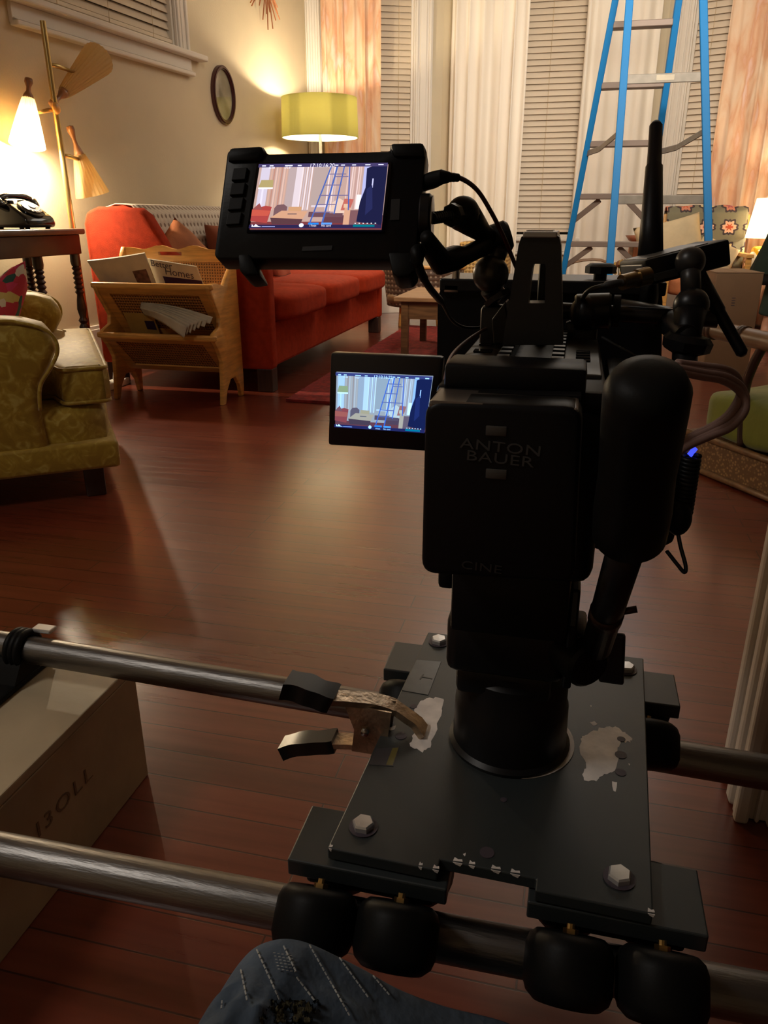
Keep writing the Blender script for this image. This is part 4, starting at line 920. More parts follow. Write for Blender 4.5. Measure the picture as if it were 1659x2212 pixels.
for y in (-0.09, 0.0, 0.09):
    tube(bm, curve([bc2 + Vector((-0.17, y, 0.012)), bc2 + Vector((-0.15, y, zt * .6)), bc2 + Vector((-0.14, y, zt)), bc2 + Vector((0.13, y, zt + 0.02)), bc2 + Vector((0.14, y, zt * .6)), bc2 + Vector((0.17, y, 0.012))], 5), 0.006, 8)
obj('wire_frame', bm, M['midwood'], root, True, True)
bm = B(); pillow(bm, bc2 + Vector((0, 0, 0.25)), 0.26, 0.2, 0.16, None, 0.4, 8, 0.02); obj('sling', bm, M['cream'], root, True, True)
p = at(1352, 600, y=5.75); fc = Vector((p.x, p.y, 0))
root = thing('dried_flowers', 'bunch of dried ochre flowers in a pot behind the ladder', 'flowers', fc)
bm = B(); lathe(bm, [(0, 0), (0.08, 0), (0.10, 0.2), (0.09, 0.2), (0, 0.18)], Matrix.Translation(fc), 24); obj('pot', bm, M['walnut'], root, True, True, angle=40)
bm = B(); rnd = random.Random(2); zt = at(1352, 566, y=5.75).z
for k in range(90):
    v = Vector((rnd.gauss(0, .05), rnd.gauss(0, .05), rnd.uniform(.30, zt)));  r = rnd.uniform(.012, .026)
    b2 = B(); bmesh.ops.create_icosphere(b2, subdivisions=1, radius=r); merge(bm, b2, Matrix.Translation(fc + v), rnd.choice((0, 0, 1, 2)))
for k in range(12): cyl(bm, fc + Vector((0, 0, .15)), fc + Vector((rnd.gauss(0, .04), rnd.gauss(0, .04), zt - .03)), 0.003, n=5, mi=1)
obj('blooms', bm, [mat('ochre_bloom', (0.42, 0.25, 0.06), 0.8), mat('dull_green', (0.12, 0.14, 0.04), 0.8), mat('brown_bloom', (0.22, 0.09, 0.04), 0.8)], root, True)

# ---------------------------------------------------------------- person in a dark green coat, mostly outside the frame
PX, PY = at(1615, 592, y=5.80).x + 0.36, 5.80
skin = mat('skin', (0.55, 0.28, 0.18), 0.5); green = mat('dark_green_cloth', (0.018, 0.035, 0.024), 0.85, bump=0.3, bs=90)
root = thing('person', 'person in a flared dark green coat and dark trousers standing at the right edge', 'person', (PX, PY, 0))
def skinmesh(name, verts, edges, radii, m_, par, sub=2, rootv=0):
    me = bpy.data.meshes.new(name); me.from_pydata([tuple(v) for v in verts], edges, []); me.materials.append(m_)
    o = bpy.data.objects.new(name, me); COL.objects.link(o); o.parent = par
    md = o.modifiers.new('skin', 'SKIN'); 
    for i, r in enumerate(radii): me.skin_vertices[0].data[i].radius = (r, r) if not isinstance(r, tuple) else r
    me.skin_vertices[0].data[rootv].use_root = True; md.use_smooth_shade = True
    o.modifiers.new('subdivision', 'SUBSURF').levels = sub; o.modifiers['subdivision'].render_levels = sub
    dg = bpy.context.evaluated_depsgraph_get(); m2 = bpy.data.meshes.new_from_object(o.evaluated_get(dg))
    for pl in m2.polygons: pl.use_smooth = True
    bpy.data.objects.remove(o); o2 = bpy.data.objects.new(name, m2); COL.objects.link(o2); o2.parent = par; m2.name = name
    return o2
V = [(0, 0, .92), (0, 0, 1.12), (0, 0, 1.34), (0, 0, 1.44), (0, -.01, 1.52), (0, -.02, 1.58), (0, -.02, 1.68)]
rd = [.13, .115, .13, .07, .05, .072, .075]
E = [(0, 1), (1, 2), (2, 3), (3, 4), (4, 5), (5, 6)]
for s in (-1, 1):
    i = len(V); V += [(s * .09, 0, .86), (s * .14, -.02, .48), (s * .19, 0, .10), (s * .19, -.10, .05)]; rd += [.085, .055, .038, .034]; E += [(0, i), (i, i + 1), (i + 1, i + 2), (i + 2, i + 3)]
    i = len(V); V += [(s * .17, 0, 1.38), (s * .24, 0.0, 1.12), (s * .24, -.10, .90), (s * .235, -.14, .82)]; rd += [.052, .042, .030, .027]; E += [(2, i), (i, i + 1), (i + 1, i + 2), (i + 2, i + 3)]
    h = i + 3
    for k in range(5):
        a = (k - 2) * 0.014; j = len(V)
        if k == 0: V += [(s * .235 - s * .03, -.165, .79), (s * .235 - s * .04, -.18, .76)]; rd += [.010, .008]
        else: L_ = (.0, .045, .05, .046, .038)[k]; V += [(s * .235 + a * .9, -.155 + a * .2, .775), (s * .235 + a, -.165 + a * .2, .775 - L_), (s * .235 + a, -.15 + a * .2, .775 - L_ * 1.7)]; rd += [.010, .009, .008]
        E += [(h, j)] + [(q, q + 1) for q in range(j, len(V) - 1)]
skinmesh('body', V, E, rd, skin, root)
bm = B(); sphere(bm, (0, -.02, 1.66), .098, None, 20, 0, (.86, 1.0, 1.12)); bmesh.ops.delete(bm, geom=[v for v in bm.verts if v.co.y < -.06 and v.co.z < 1.71], context='VERTS'); obj('hair', bm, mat('brown_hair', (0.04, 0.02, 0.01), 0.6, bump=0.5, bs=120), root, False, True)
bm = B()
for s in (-1, 1): sphere(bm, (s * .032, -.092, 1.645), .011, None, 10)
obj('eyes', bm, M['ink'], root, False, True)
bm = B(); tube(bm, [(0, -.094, 1.655), (0, -.112, 1.625), (0, -.096, 1.615)], [.008, .013, .008], 8); obj('nose', bm, skin, root, False, True)
bm = B(); sphere(bm, (0, -.088, 1.588), .022, None, 10, 0, (1, .3, .3)); obj('mouth', bm, mat('lips', (0.4, 0.12, 0.1), 0.5), root, False, True)
bm = B()
n = 40; rings = []
for z, r in ((1.46, .075), (1.40, .20), (1.30, .20), (1.05, .165), (.86, .235), (.62, .31), (.455, .362), (.44, .36)):
    rings.append([bm.verts.new(Vector((r * (1 + .05 * math.sin(7 * a + z * 4) * (z < .95)) * math.cos(a), .68 * r * (1 + .05 * math.sin(7 * a + z * 4) * (z < .95)) * math.sin(a), z))) for a in [2 * PI * i / n for i in range(n)]])
for a, b in zip(rings, rings[1:]):
    for i in range(n): bm.faces.new([a[i], a[(i + 1) % n], b[(i + 1) % n], b[i]])
bmesh.ops.solidify(bm, geom=list(bm.faces), thickness=0.006); obj('coat', bm, green, root, False, True)
bm = B()
rings = []
for z, r in ((.475, .358), (.44, .364), (.405, .355)):
    rings.append([bm.verts.new(Vector((r * math.cos(a), .68 * r * math.sin(a), z))) for a in [2 * PI * i / n for i in range(n)]])
for a, b in zip(rings, rings[1:]):
    for i in range(n): bm.faces.new([a[i], a[(i + 1) % n], b[(i + 1) % n], b[i]])
bmesh.ops.solidify(bm, geom=list(bm.faces), thickness=0.006); obj('coat_hem', bm, M['darkcloth'], root, False, True, label='black hem of the coat')
for s in (-1, 1):
    bm = B(); tube(bm, curve([(s * .09, 0, .86), (s * .135, -.015, .55), (s * .175, -.01, .34), (s * .20, 0, .20)], 6), [.10 - .048 * min(1, k / 18) for k in range(19)], 14); obj('trouser_leg', bm, green, root, False, True)
    bm = B(); tube(bm, curve([(s * .24, 0.0, 1.05), (s * .235, 0, 1.2), (s * .16, 0, 1.40)], 5), [.055, .055, .057, .059, .061, .063, .065, .068, .071, .074, .076], 14); tube(bm, curve([(s * .236, -.09, .92), (s * .24, -.04, 1.0), (s * .24, 0, 1.07)], 5), [.045, .046, .047, .048, .049, .05, .052, .054, .055, .055, .055], 14); obj('sleeve', bm, green, root, False, True)
    bm = B(); blockcush(bm, (s * .19, -.055, .04), (.085, .25, .08), 3.2, 6); obj('shoe', bm, mat('dark_red_shoe' if s < 0 else 'white_shoe', (0.12, 0.015, 0.012) if s < 0 else (0.7, 0.66, 0.6), 0.5), root, False, True, label='dark red shoe' if s < 0 else 'white shoe')

# ---------------------------------------------------------------- box, rattan chair
c = at(1549, 588, y=4.47); zt = c.z; rb = R(7)
bx = Vector((c.x, c.y, 0)); d1 = Vector((math.cos(rb), math.sin(rb), 0)); d2 = Vector((-math.sin(rb), math.cos(rb), 0))
bw, bd = 0.235, 0.34
root = thing('cardboard_box', 'tall plain brown cardboard box with dark vertical lettering beyond the green cushion', 'box', bx + d1 * bw / 2 + d2 * bd / 2)
Mb = Matrix(((d1.x, d2.x, 0, bx.x), (d1.y, d2.y, 0, bx.y), (0, 0, 1, 0), (0, 0, 0, 1)))
card = mat('brown_card', (0.21, 0.125, 0.068), 0.7, var=0.05, vs=6)
bm = B(); b2 = B(); span(b2, (0, 0, 0), (bw, bd, zt - 0.004), 0.004); merge(bm, b2, Mb); obj('carton', bm, card, root, True)
bm = B(); b2 = B(); span(b2, (-0.001, -0.001, zt - 0.004), (bw / 2 - 0.0015, bd + 0.001, zt)); span(b2, (bw / 2 + 0.0015, -0.001, zt - 0.004), (bw + 0.001, bd + 0.001, zt)); merge(bm, b2, Mb); obj('top_flap', bm, card, root, True)
o = Mb @ Vector((0.105, -0.0006, 0.405)); t2 = text_bm('IIII', 0.026, axes(o, (0, 0, 1), -d1), 0.0003, spacing=1.1, sx=1.6); bm = B(); merge(bm, t2); obj('lettering', bm, M['ink'], root, True)

e = Vector((0.551, -0.834, 0)).normalized(); nn = Vector((0.834, 0.551, 0)).normalized(); P1 = Vector((0.422, 2.748, 0))
def vplane(px, py, off=0.0):
    v = at(px, py, d=1) - EYE; o = P1 + nn * off; d = nn.dot(o - EYE) / nn.dot(v); return EYE + v * d
Mr = Matrix(((e.x, nn.x, 0, P1.x), (e.y, nn.y, 0, P1.y), (0, 0, 1, 0), (0, 0, 0, 1)))
root = thing('rattan_chair', 'low rattan lounge chair with wrapped pole arm on the right', 'chair', P1 + e * 0.45 + nn * 0.35)
bm = B(); b2 = B(); span(b2, (-0.05, 0.0, 0.012), (0.95, 0.03, 0.125), 0.006); span(b2, (-0.05, 0.68, 0.012), (0.95, 0.71, 0.125), 0.006); span(b2, (-0.05, 0.0, 0.012), (-0.02, 0.71, 0.125), 0.006); span(b2, (0.92, 0, 0.012), (0.95, 0.71, 0.125), 0.006); span(b2, (-0.04, 0.01, 0.10), (0.94, 0.70, 0.12)); merge(bm, b2, Mr)
M['rw2'] = mat('rattan_panel', (0.20, 0.10, 0.035), 0.55)
mm = M['rw2']; tc = node(mm, 'ShaderNodeTexCoord'); vv = node(mm, 'ShaderNodeTexVoronoi', Scale=95.0); link(mm, tc.outputs['Object'], vv.inputs['Vector']); rp = ramp(mm, [(0.15, (0.42, 0.24, 0.10)), (0.5, (0.16, 0.08, 0.03))]); link(mm, vv.outputs['Distance'], rp.inputs['Fac']); link(mm, rp.outputs['Color'], P(mm).inputs['Base Color'])
obj('woven_base', bm, mm, root, True)
bm = B()
for z in (0.014, 0.128): tube(bm, [Mr @ Vector((-0.06, -0.004, z)), Mr @ Vector((0.96, -0.004, z))], 0.011, 10)
obj('edge_pole', bm, M['midwood'], root, True, True)
pA, pB = vplane(1505, 704, 0.02), vplane(1655, 737, 0.02); zp = (pA.z + pB.z) / 2
dirp = (pB - pA).normalized(); pA2 = pA - dirp * 0.02; pB2 = pB + dirp * 0.45
rat = mat('rattan_pole', (0.22, 0.12, 0.06), 0.42, var=0.2, vs=14)
bm = B(); tube(bm, curve([pA2 + Vector((0, 0, -0.1)) - dirp * 0.01, pA2 + Vector((0, 0, -0.02)), pA, pA.lerp(pB, .5), pB, pB2], 6), 0.029, 16); arm = obj('pole_arm', bm, rat, root, True, True)
db = mat('dark_binding', (0.07, 0.035, 0.02), 0.5)
for t in (0.22, 0.27, 0.68, 0.71): bm = B(); q = pA.lerp(pB, t); tube(bm, [q - dirp * 0.008, q + dirp * 0.008], 0.0325, 16); obj('wrapping', bm, db, arm, True, True)
q0 = vplane(1652, 742, 0.02); 
bm = B(); tube(bm, curve([q0, q0 + Vector((0, 0, -0.07)) - e * 0.03, q0 + Vector((0, 0, -0.16)) - e * 0.045, Vector((q0.x, q0.y, 0.13)) - e * 0.02], 6), 0.015, 12); obj('arm_support', bm, M['walnut'], root, True, True)
qe = pA2 - dirp * 0.01
bm = B(); tube(bm, curve([qe + Vector((0, 0, -0.1)), Vector((qe.x, qe.y, 0.12))], 4), 0.02, 12); obj('arm_support', bm, rat, root, True, True)
bm = B(); tube(bm, curve([pB2, pB2 + nn * 0.1 + Vector((0, 0, 0.12)), pB2 + nn * 0.5 + Vector((0, 0, 0.15)), pB2 + nn * 0.66], 6), 0.026, 12); tube(bm, [pB2 + nn * 0.66, Vector((pB2.x, pB2.y, 0.12)) + nn * 0.66], 0.024, 12); tube(bm, [pB2, Vector((pB2.x, pB2.y, 0.12))], 0.024, 12); obj('back_hoop', bm, rat, root, True, True)
grn = mat('olive_green_velvet', (0.17, 0.19, 0.010), 0.75, bump=0.25, bs=60, var=0.15, vs=8, sheen=0.25)
bm = B(); b2 = B(); blockcush(b2, (0.44, 0.33, 0.208), (0.92, 0.64, 0.155), 7, 12, crown=0.35); 
for v in b2.verts: v.co.z += 0.02 * noise.noise(v.co * 5)
merge(bm, b2, Mr); b3 = P1 + e * 0.46 + nn * 0.37
single('seat_cushion', bm, grn, 'olive green velvet cushion on the rattan lounge chair', 'cushion', (b3.x, b3.y, 0.128), None, True)
# ================================================================== SLIDER: RAILS, END BRACKET, BOX, DOLLY
RZ_, RR_ = 0.245, 0.0195
def yn(x): return 0.478 + 0.02 * (x + 0.2)
def yf(x): return 0.790 - 0.035 * (x + 0.25)
for fn, lab in ((yn, 'long metal pipe rail nearest the viewer, under the front wheels of the dolly'), (yf, 'long metal pipe rail farther off, behind the spring clamp')):
    a, b = Vector((-1.15, fn(-1.15), RZ_)), Vector((1.2, fn(1.2), RZ_))
    c = (a + b) / 2; root = thing('slider_rail', lab, 'rail', (c.x, c.y, RZ_ - RR_), 0, 'slider rails')
    bm = B(); cyl(bm, a, b, RR_, n=40); obj('pipe', bm, M['rail'], root, True, True, angle=40)
# wooden box under the rail end
BXM = mat('worn_plywood', (0.44, 0.33, 0.20), 0.55, bump=0.1, bs=60, var=0.14, vs=7)
root = thing('apple_box', 'worn plywood box with stencilled letters under the left end of the rails', 'wooden box', (-0.85, 0.62, 0))
bm = B(); span(bm, (-1.10, 0.36, 0.0), (-0.592, 0.868, 0.188), 0.002); obj('sides', bm, BXM, root, True)
bm = B(); span(bm, (-1.1, 0.36, 0.1885), (-0.592, 0.868, 0.202), 0.002); obj('lid', bm, mat('plywood_lid', (0.50, 0.40, 0.26), 0.5, bump=0.1, bs=60, var=0.1, vs=9), root, True)
bm = B(); t2 = text_bm('I3OLL', 0.031, axes(at(142, 1728, x=-0.5915), (0, 1, 0), (0, 0, 1)), 0.0004, sx=1.25, spacing=1.25); merge(bm, t2); obj('lettering', bm, mat('faded_brown_stencil', (0.23, 0.14, 0.075), 0.6), root, True)
# bracket carrying the rails on the box
root = thing('rail_bracket', 'black rail bracket standing on the plywood box at the left edge', 'bracket', (-0.70, 0.66, 0.202))
xb = -0.722
bm = B(); span(bm, (xb - 0.09, 0.42, 0.2025), (xb + 0.012, 0.845, 0.212), 0.004)
for y in (yn(xb), yf(xb)):
    prism(bm, [(-0.045, 0.0), (0.045, 0.0), (0.03, 0.02), (0.022, 0.03), (-0.022, 0.03), (-0.03, 0.02)], (xb - 0.07, y, 0.211), (0, 1, 0), (0, 0, 1), (0.08, 0, 0))
obj('base', bm, M['rubber'], root, True)
for y in (yn(xb), yf(xb)):
    bm = B()
    ring = [(xb - 0.012, y + 0.0245 * math.cos(a), RZ_ + 0.0245 * math.sin(a)) for a in [2 * PI * i / 24 for i in range(24)]]
    for dx in (0, 0.008, 0.016): tube(bm, [(x + dx, yy, z) for x, yy, z in ring], 0.0055, 8, closed=True)
    obj('strap', bm, M['rubber'], root, True, True)
    bm = B(); span(bm, (xb + 0.004, y + 0.012, RZ_ + 0.02), (xb + 0.035, y + 0.03, RZ_ + 0.026), 0.002); obj('buckle', bm, M['chrome'], root, True)

# ---- dolly plate
ZT = 0.32
root = thing('dolly_plate', 'dark painted camera dolly plate with chipped paint riding the two rails', 'dolly', (-0.027, 0.665, RZ_ + RR_))
cn = [at(925, 1365, z=ZT), at(1390, 1422, z=ZT), at(1411, 1975, z=ZT), at(707, 1832, z=ZT)]
BL, BR, FR, FL = cn
def fe(t): return FL.lerp(FR, t)
cut0, cut1 = fe(0.36), fe(0.66); inn = (BL - FL).normalized() * 0.012
poly = [BL, BR, FR, cut1, cut1 + inn, cut0 + inn, cut0, FL]
bm = B(); prism(bm, [(p.x, p.y) for p in poly], (0, 0, ZT - 0.0115), (1, 0, 0), (0, 1, 0), (0, 0, 0.0115), bev=0.0012)
def flat(bm, pts, z, mi=0, th=0.0003): prism(bm, [(at(a, b, z=z).x, at(a, b, z=z).y) for a, b in pts], (0, 0, z - 0.0001), (1, 0, 0), (0, 1, 0), (0, 0, th), mi)
def rough(pts, amp, seed, n=4):
    rnd = random.Random(seed); out = []
    for (a, b), (c, d) in zip(pts, pts[1:] + pts[:1]):
        for k in range(n): t = k / n; out.append((a + (c - a) * t + (rnd.uniform(-amp, amp) if k else 0), b + (d - b) * t + (rnd.uniform(-amp, amp) if k else 0)))
    return out
pl = obj('plate', bm, M['plate'], root, True)
bm = B(); flat(bm, rough([(912, 1513), (928, 1507), (958, 1510), (955, 1535), (938, 1590), (930, 1615), (913, 1626), (886, 1612), (890, 1590), (905, 1560), (893, 1548), (896, 1530)], 3, 1), ZT); obj('bare_metal_patch', bm, M['bare'], root, True, label='patch of bare metal where paint has chipped')
bm = B(); flat(bm, rough([(1282, 1578), (1310, 1570), (1335, 1572), (1352, 1585), (1366, 1596), (1362, 1604), (1340, 1600), (1334, 1615), (1336, 1640), (1328, 1665), (1305, 1672), (1288, 1688), (1262, 1686), (1258, 1672), (1266, 1655), (1254, 1630), (1254, 1595), (1262, 1590)], 3, 2), ZT); obj('bare_metal_patch', bm, M['bare'], root, True, label='patch of bare metal where paint has chipped')
for q in ([(1274, 1560), (1284, 1558), (1291, 1564), (1282, 1568)], [(1322, 1688), (1333, 1690), (1330, 1710), (1325, 1708)], [(840, 1572), (855, 1567), (852, 1576), (842, 1578)], [(1274, 1523), (1278, 1524), (1276, 1527)], [(1000, 1845), (1006, 1842), (1004, 1850)], [(1357, 1649), (1361, 1650), (1359, 1654)]): bm = B(); flat(bm, rough(q, 1.0, 5, 2), ZT); obj('paint_chip', bm, M['bare'], root, True, label='small chip of bare metal')
for a, b, r in ((0.30, 0.012, 5), (0.345, 0.02, 7), (0.40, 0.03, 6), (0.45, 0.02, 7), (0.52, 0.03, 8), (0.58, 0.03, 8), (0.005, .01, 5), (0.985, .02, 7)):
    p, q = fe(a), fe(a + b); up = inn if 0.36 < a < .66 else Vector((0, 0, 0))
    bm = B(); prism(bm, [(0, 0), (1, .2), (0.9, .8), (.5, .6), (.1, 1)], p + up + Vector((0, 0.0012, -0.0005)), (q - p), Vector((0, 0.004, 0)), Vector((0, 0, 0.0009)))
    prism(bm, [(0, 0), (1, 0), (0.8, -1), (.3, -.6)], p + up + Vector((0, -0.0003, 0)), (q - p), Vector((0, 0, 0.003)), Vector((0, 0.0005, 0))); obj('edge_chip', bm, M['bare'], root, True, label='bare metal chip on the front edge')
for px, py, rx in ((1342, 1597, .0042), (1341, 1631, .0058), (1341, 1669, .0052), (893, 1526, .0040), (866, 1590, .0060), (1052, 1842, .0062), (1088, 1728, .0030)):
    bm = B(); p = at(px, py, z=ZT); lathe(bm, [(0, 0.0), (rx, 0.0), (rx, 0.0006), (0, 0.0006)], Matrix.Translation((p.x, p.y, ZT - 0.0001)), 20); obj('bolt_hole', bm, M['ink'], root, True)
for k, (px, py) in enumerate(((785, 1787), (1337, 1898), (948, 1388), (1352, 1447))):
    p = at(px, py, z=ZT)
    bm = B(); lathe(bm, [(0, 0), (0.0125, 0), (0.0128, 0.0012), (0.0, 0.0012)], Matrix.Translation((p.x, p.y, ZT)), 24); wsr = obj('washer', bm, M['ink'], root, True)
    bm = B(); lathe(bm, [(0.0, 0.0012), (0.0098, 0.0012), (0.0098, 0.0055), (0.0085, 0.0072), (0, 0.0074)], Matrix.Translation((p.x, p.y, ZT)) @ Matrix.Rotation(k * .4, 4, 'Z'), 6); obj('bolt_head', bm, M['chrome'], wsr, True)
lab = [at(900, 1426, z=ZT), at(953, 1430, z=ZT), at(925, 1502, z=ZT), at(868, 1492, z=ZT)]
bm = B(); prism(bm, [(p.x, p.y) for p in lab], (0, 0, ZT), (1, 0, 0), (0, 1, 0), (0, 0, 0.0006), bev=0.0002)
lb = obj('clear_label', bm, mat('worn_clear_label', (0.06, 0.062, 0.06), 0.28, var=0.15, vs=60), root, True)
c = at(923, 1464, z=ZT + .0008); bm = B(); t2 = text_bm('T', 0.02, axes(c, (0.12, 1, 0), (-1, .12, 0)), 0.0001); merge(bm, t2); obj('lettering', bm, M['letter'], lb, True)
bm = B(); flat(bm, [(812, 1618), (863, 1613), (850, 1656), (797, 1652)], ZT, 0, 0.0005); lb = obj('warning_label', bm, mat('grey_label', (0.05, 0.048, 0.055), 0.4), root, True)
bm = B(); flat(bm, [(848, 1616), (861, 1615), (848, 1653), (834, 1652)], ZT + 0.0004, 0, 0.0003); obj('yellow_stripe', bm, mat('dull_yellow_label', (0.16, 0.13, 0.03), 0.4), lb, True)
# trucks: angled wheel carriers at the corners
def truck(x0, x1, yc, rail):
    zt = 0.307
    bm = B(); span(bm, (x0, yc - 0.006, zt - 0.017), (x1, yc + 0.061, zt), 0.0015)
    tk = obj('truck', bm, M['plate'], root, True)
    xm = (x0 + x1) / 2
    bm = B(); span(bm, (x0 + .012, yc + .004, zt - .034), (x1 - .012, yc + .03, zt - .017), .004); obj('axle_bracket', bm, M['rubber'], tk, True)
    for s in (-1, 1):
        nv = Vector((0, s * .7071, .7071)) if s < 0 else Vector((0, .87, .493)); ax = Vector((0, s * abs(nv.z), -abs(nv.y)))
        for dx in (-0.034, 0.034):
            ry = rail(xm + dx); c = Vector((xm + dx, ry, RZ_)) + nv * (RR_ + 0.034)
            bm = B(); lathe(bm, [(0.0, -0.024), (0.026, -0.024), (0.031, -0.020), (0.0336, -0.013), (0.0338, 0.0), (0.0336, 0.012), (0.031, 0.019), (0.025, 0.024), (0.0, 0.026)], Matrix.Translation(c) @ frame_z(ax), 32); w = obj('wheel', bm, M['rubber'], tk, True, True, angle=60)
            bm = B(); cyl(bm, c - ax * 0.0275, c - ax * 0.023, 0.006, n=6); cyl(bm, c - ax * 0.031, c - ax * 0.02, 0.0032, n=10); obj('axle_nut', bm, M['brass'], tk, True)
truck(-0.200, -0.062, yn(-0.13), yn); truck(0.003, 0.140, yn(0.07), yn); truck(-0.19, -0.052, yf(-0.12) + 0.002, yf); truck(0.012, 0.153, yf(0.08) + 0.012, yf)

# ---- spring clamp on the left edge of the plate
root = thing('spring_clamp', 'worn metal spring clamp with black handle tips biting the dolly plate', 'clamp', (-0.17, 0.645, 0.30))
M['grip'] = mat('black_vinyl', (0.006, 0.006, 0.006), 0.3)
clm = mat('worn_steel_clamp', (0.46, 0.36, 0.26), 0.34, metal=0.85, bump=0.2, bs=160, var=0.3, vs=45)
def strip(pts, w, th, nm, m_, parent, wdir=(0, 1, 0), bv=None):
    bm = B(); wd_ = Vector(wdir).normalized(); pts = [Vector(p) for p in pts]; rows = []
    for i, p in enumerate(pts):
        t = (pts[min(i + 1, len(pts) - 1)] - pts[max(i - 1, 0)]).normalized(); up = wd_.cross(t).normalized(); ww = w[i] if isinstance(w, (list, tuple)) else w
        rows.append([bm.verts.new(p + wd_ * a + up * b) for a, b in ((-ww / 2, -th / 2), (ww / 2, -th / 2), (ww / 2, th / 2), (-ww / 2, th / 2))])
    for a, b in zip(rows, rows[1:]):
        for k in range(4): bm.faces.new([a[k], a[(k + 1) % 4], b[(k + 1) % 4], b[k]])
    bm.faces.new(rows[0]); bm.faces.new(rows[-1])
    bmesh.ops.bevel(bm, geom=[e for e in bm.edges if len(e.link_faces) == 2 and e.calc_face_angle(0) > R(50)], offset=bv or min(th, .004) * .4, segments=3, profile=.5, affect='EDGES')
    return obj(nm, bm, m_, parent, True, True, angle=45)
jaw = at(915, 1582, z=ZT + 0.002)
up = curve([jaw, at(898, 1560, z=.331), at(880, 1547, z=.337), at(850, 1527, z=.345), at(815, 1516, z=.351), at(775, 1511, z=.356), at(735, 1508, z=.361), at(712, 1508, z=.364)], 4)
strip(up, [0.020] * 4 + [0.017] * 8 + [0.020] * 17, 0.007, 'upper_jaw', clm, root)
hp_ = curve([at(722, 1509, z=.364), at(690, 1500, z=.370), at(655, 1486, z=.376), at(617, 1479, z=.381)], 5)
strip(hp_, [0.026 + 0.002 * math.sin(i * .9) for i in range(len(hp_))], 0.020, 'handle_grip', M['grip'], root, bv=.007)
lo = curve([at(880, 1612, z=.305), at(850, 1612, z=.297), at(812, 1612, z=.294), at(770, 1602, z=.292), at(718, 1600, z=.288)], 4)
strip(lo, 0.021, 0.006, 'lower_jaw', clm, root)
hp2 = curve([at(726, 1600, z=.288), at(690, 1604, z=.284), at(650, 1606, z=.279), at(614, 1616, z=.272)], 5)
strip(hp2, [0.023 + 0.0015 * math.sin(i * .9) for i in range(len(hp2))], 0.016, 'handle_grip', M['grip'], root, bv=.006)
pv = (at(795, 1530, z=.35) + at(795, 1600, z=.295)) / 2
bm = B(); 
for s in (-1, 1):
    a = at(795, 1522, z=.352); b = at(800, 1606, z=.295)
    q = [a + Vector((-.024, s * .0095, 0)), a + Vector((.026, s * .0095, -.002)), b + Vector((.020, s * .0095, 0)), b + Vector((-.016, s * .0095, 0)), pv + Vector((-.012, s * .0095, 0))]
    prism(bm, [(p.x, p.z) for p in q], (0, pv.y + s * .0095, 0), (1, 0, 0), (0, 0, 1), (0, s * .002, 0))
obj('side_cheek', bm, clm, root, True)
bm = B(); cyl(bm, pv + Vector((0, -.015, 0)), pv + Vector((0, .015, 0)), .0042, n=14); tube(bm, [pv + Vector((.008 * math.cos(a), -.009 + .018 * a / 25, .008 * math.sin(a))) for a in [k * .4 for k in range(62)]], .0016, 6); obj('spring', bm, M['steel'], root, True, True)

# ---- furniture pad heaped in the foreground
padm = mat('blue_grey_quilt', (0.078, 0.108, 0.150), 0.9, bump=0.6, bs=70, var=0.25, vs=24)
out_px = [(380, 2300), (452, 2205), (497, 2118), (545, 2056), (590, 2034), (628, 2029), (668, 2038), (720, 2062), (790, 2098), (860, 2138), (960, 2176), (1090, 2210), (1190, 2260)]
ridge = curve([at(a, b - 9, d=0.53 + 0.00006 * (a - 600)) for a, b in out_px], 4); NRG = len(ridge) - 1
def padp(u, v):
    t = u * NRG; k = min(int(t), NRG - 1); r_ = ridge[k].lerp(ridge[k + 1], t - k)
    if v < 0.25: q = v / 0.25; p = Vector((r_.x, r_.y + 0.05 * (1 - q), r_.z * q ** 0.6))
    else:
        q = (v - 0.25) / 0.75; ang = q * PI * 0.62
        p = Vector((r_.x * (1 + .1 * q), r_.y - 0.19 * math.sin(ang) * (1 if q < .8 else 1), r_.z + 0.012 * math.sin(PI * min(1, q * 1.6)) - max(0, q - 0.45) ** 1.3 * 0.75 * r_.z / .36))
        w = 0.013 * noise.noise(Vector((u * 9, q * 14, 4))) + 0.010 * noise.noise(Vector((u * 5 + q * 6, q * 44, 9))); p.z += w * min(1, q * 5)
    p.z = max(p.z, 0.002); return p
bm = B(); grid(bm, 90, 70, padp, thick=0.004)
base = Vector((-0.14, 0.28, 0.0)); bmesh.ops.translate(bm, vec=-base, verts=bm.verts)
root = thing('furniture_pad', 'crumpled blue grey quilted furniture pad with white stitching at the bottom edge', 'moving blanket', base)
obj('quilt', bm, padm, root, False, True)
thread = mat('white_thread', (0.42, 0.43, 0.42), 0.8)
bm = B(); rnd = random.Random(9); STITCH = []
for px0, py0, px1, py1 in ((520, 2094, 534, 2162), (554, 2050, 604, 2160), (612, 2042, 640, 2100), (640, 2110, 680, 2162), (668, 2040, 756, 2195), (733, 2068, 796, 2155), (798, 2098, 842, 2150), (480, 2160, 478, 2180)):
    L_ = math.hypot(px1 - px0, py1 - py0); nst = max(2, int(L_ / 11))
    for k in range(nst):
        pts = []
        for f in (0.1, 0.5, 0.85):
            t = (k + f) / nst; px, py = px0 + (px1 - px0) * t, py0 + (py1 - py0) * t
            pts.append((px, py))
        STITCH.append(pts)
from mathutils.bvhtree import BVHTree
b2 = B(); grid(b2, 90, 70, padp); bvh = BVHTree.FromBMesh(b2); b2.free()
def onpad(px, py):
    v = (at(px, py, d=1) - EYE).normalized(); h = bvh.ray_cast(EYE, v); return (h[0] - v * 0.0035) if h[0] else None
for pts in STITCH:
    q = [onpad(*p) for p in pts]
    if all(q): tube(bm, q, 0.00055, 5)
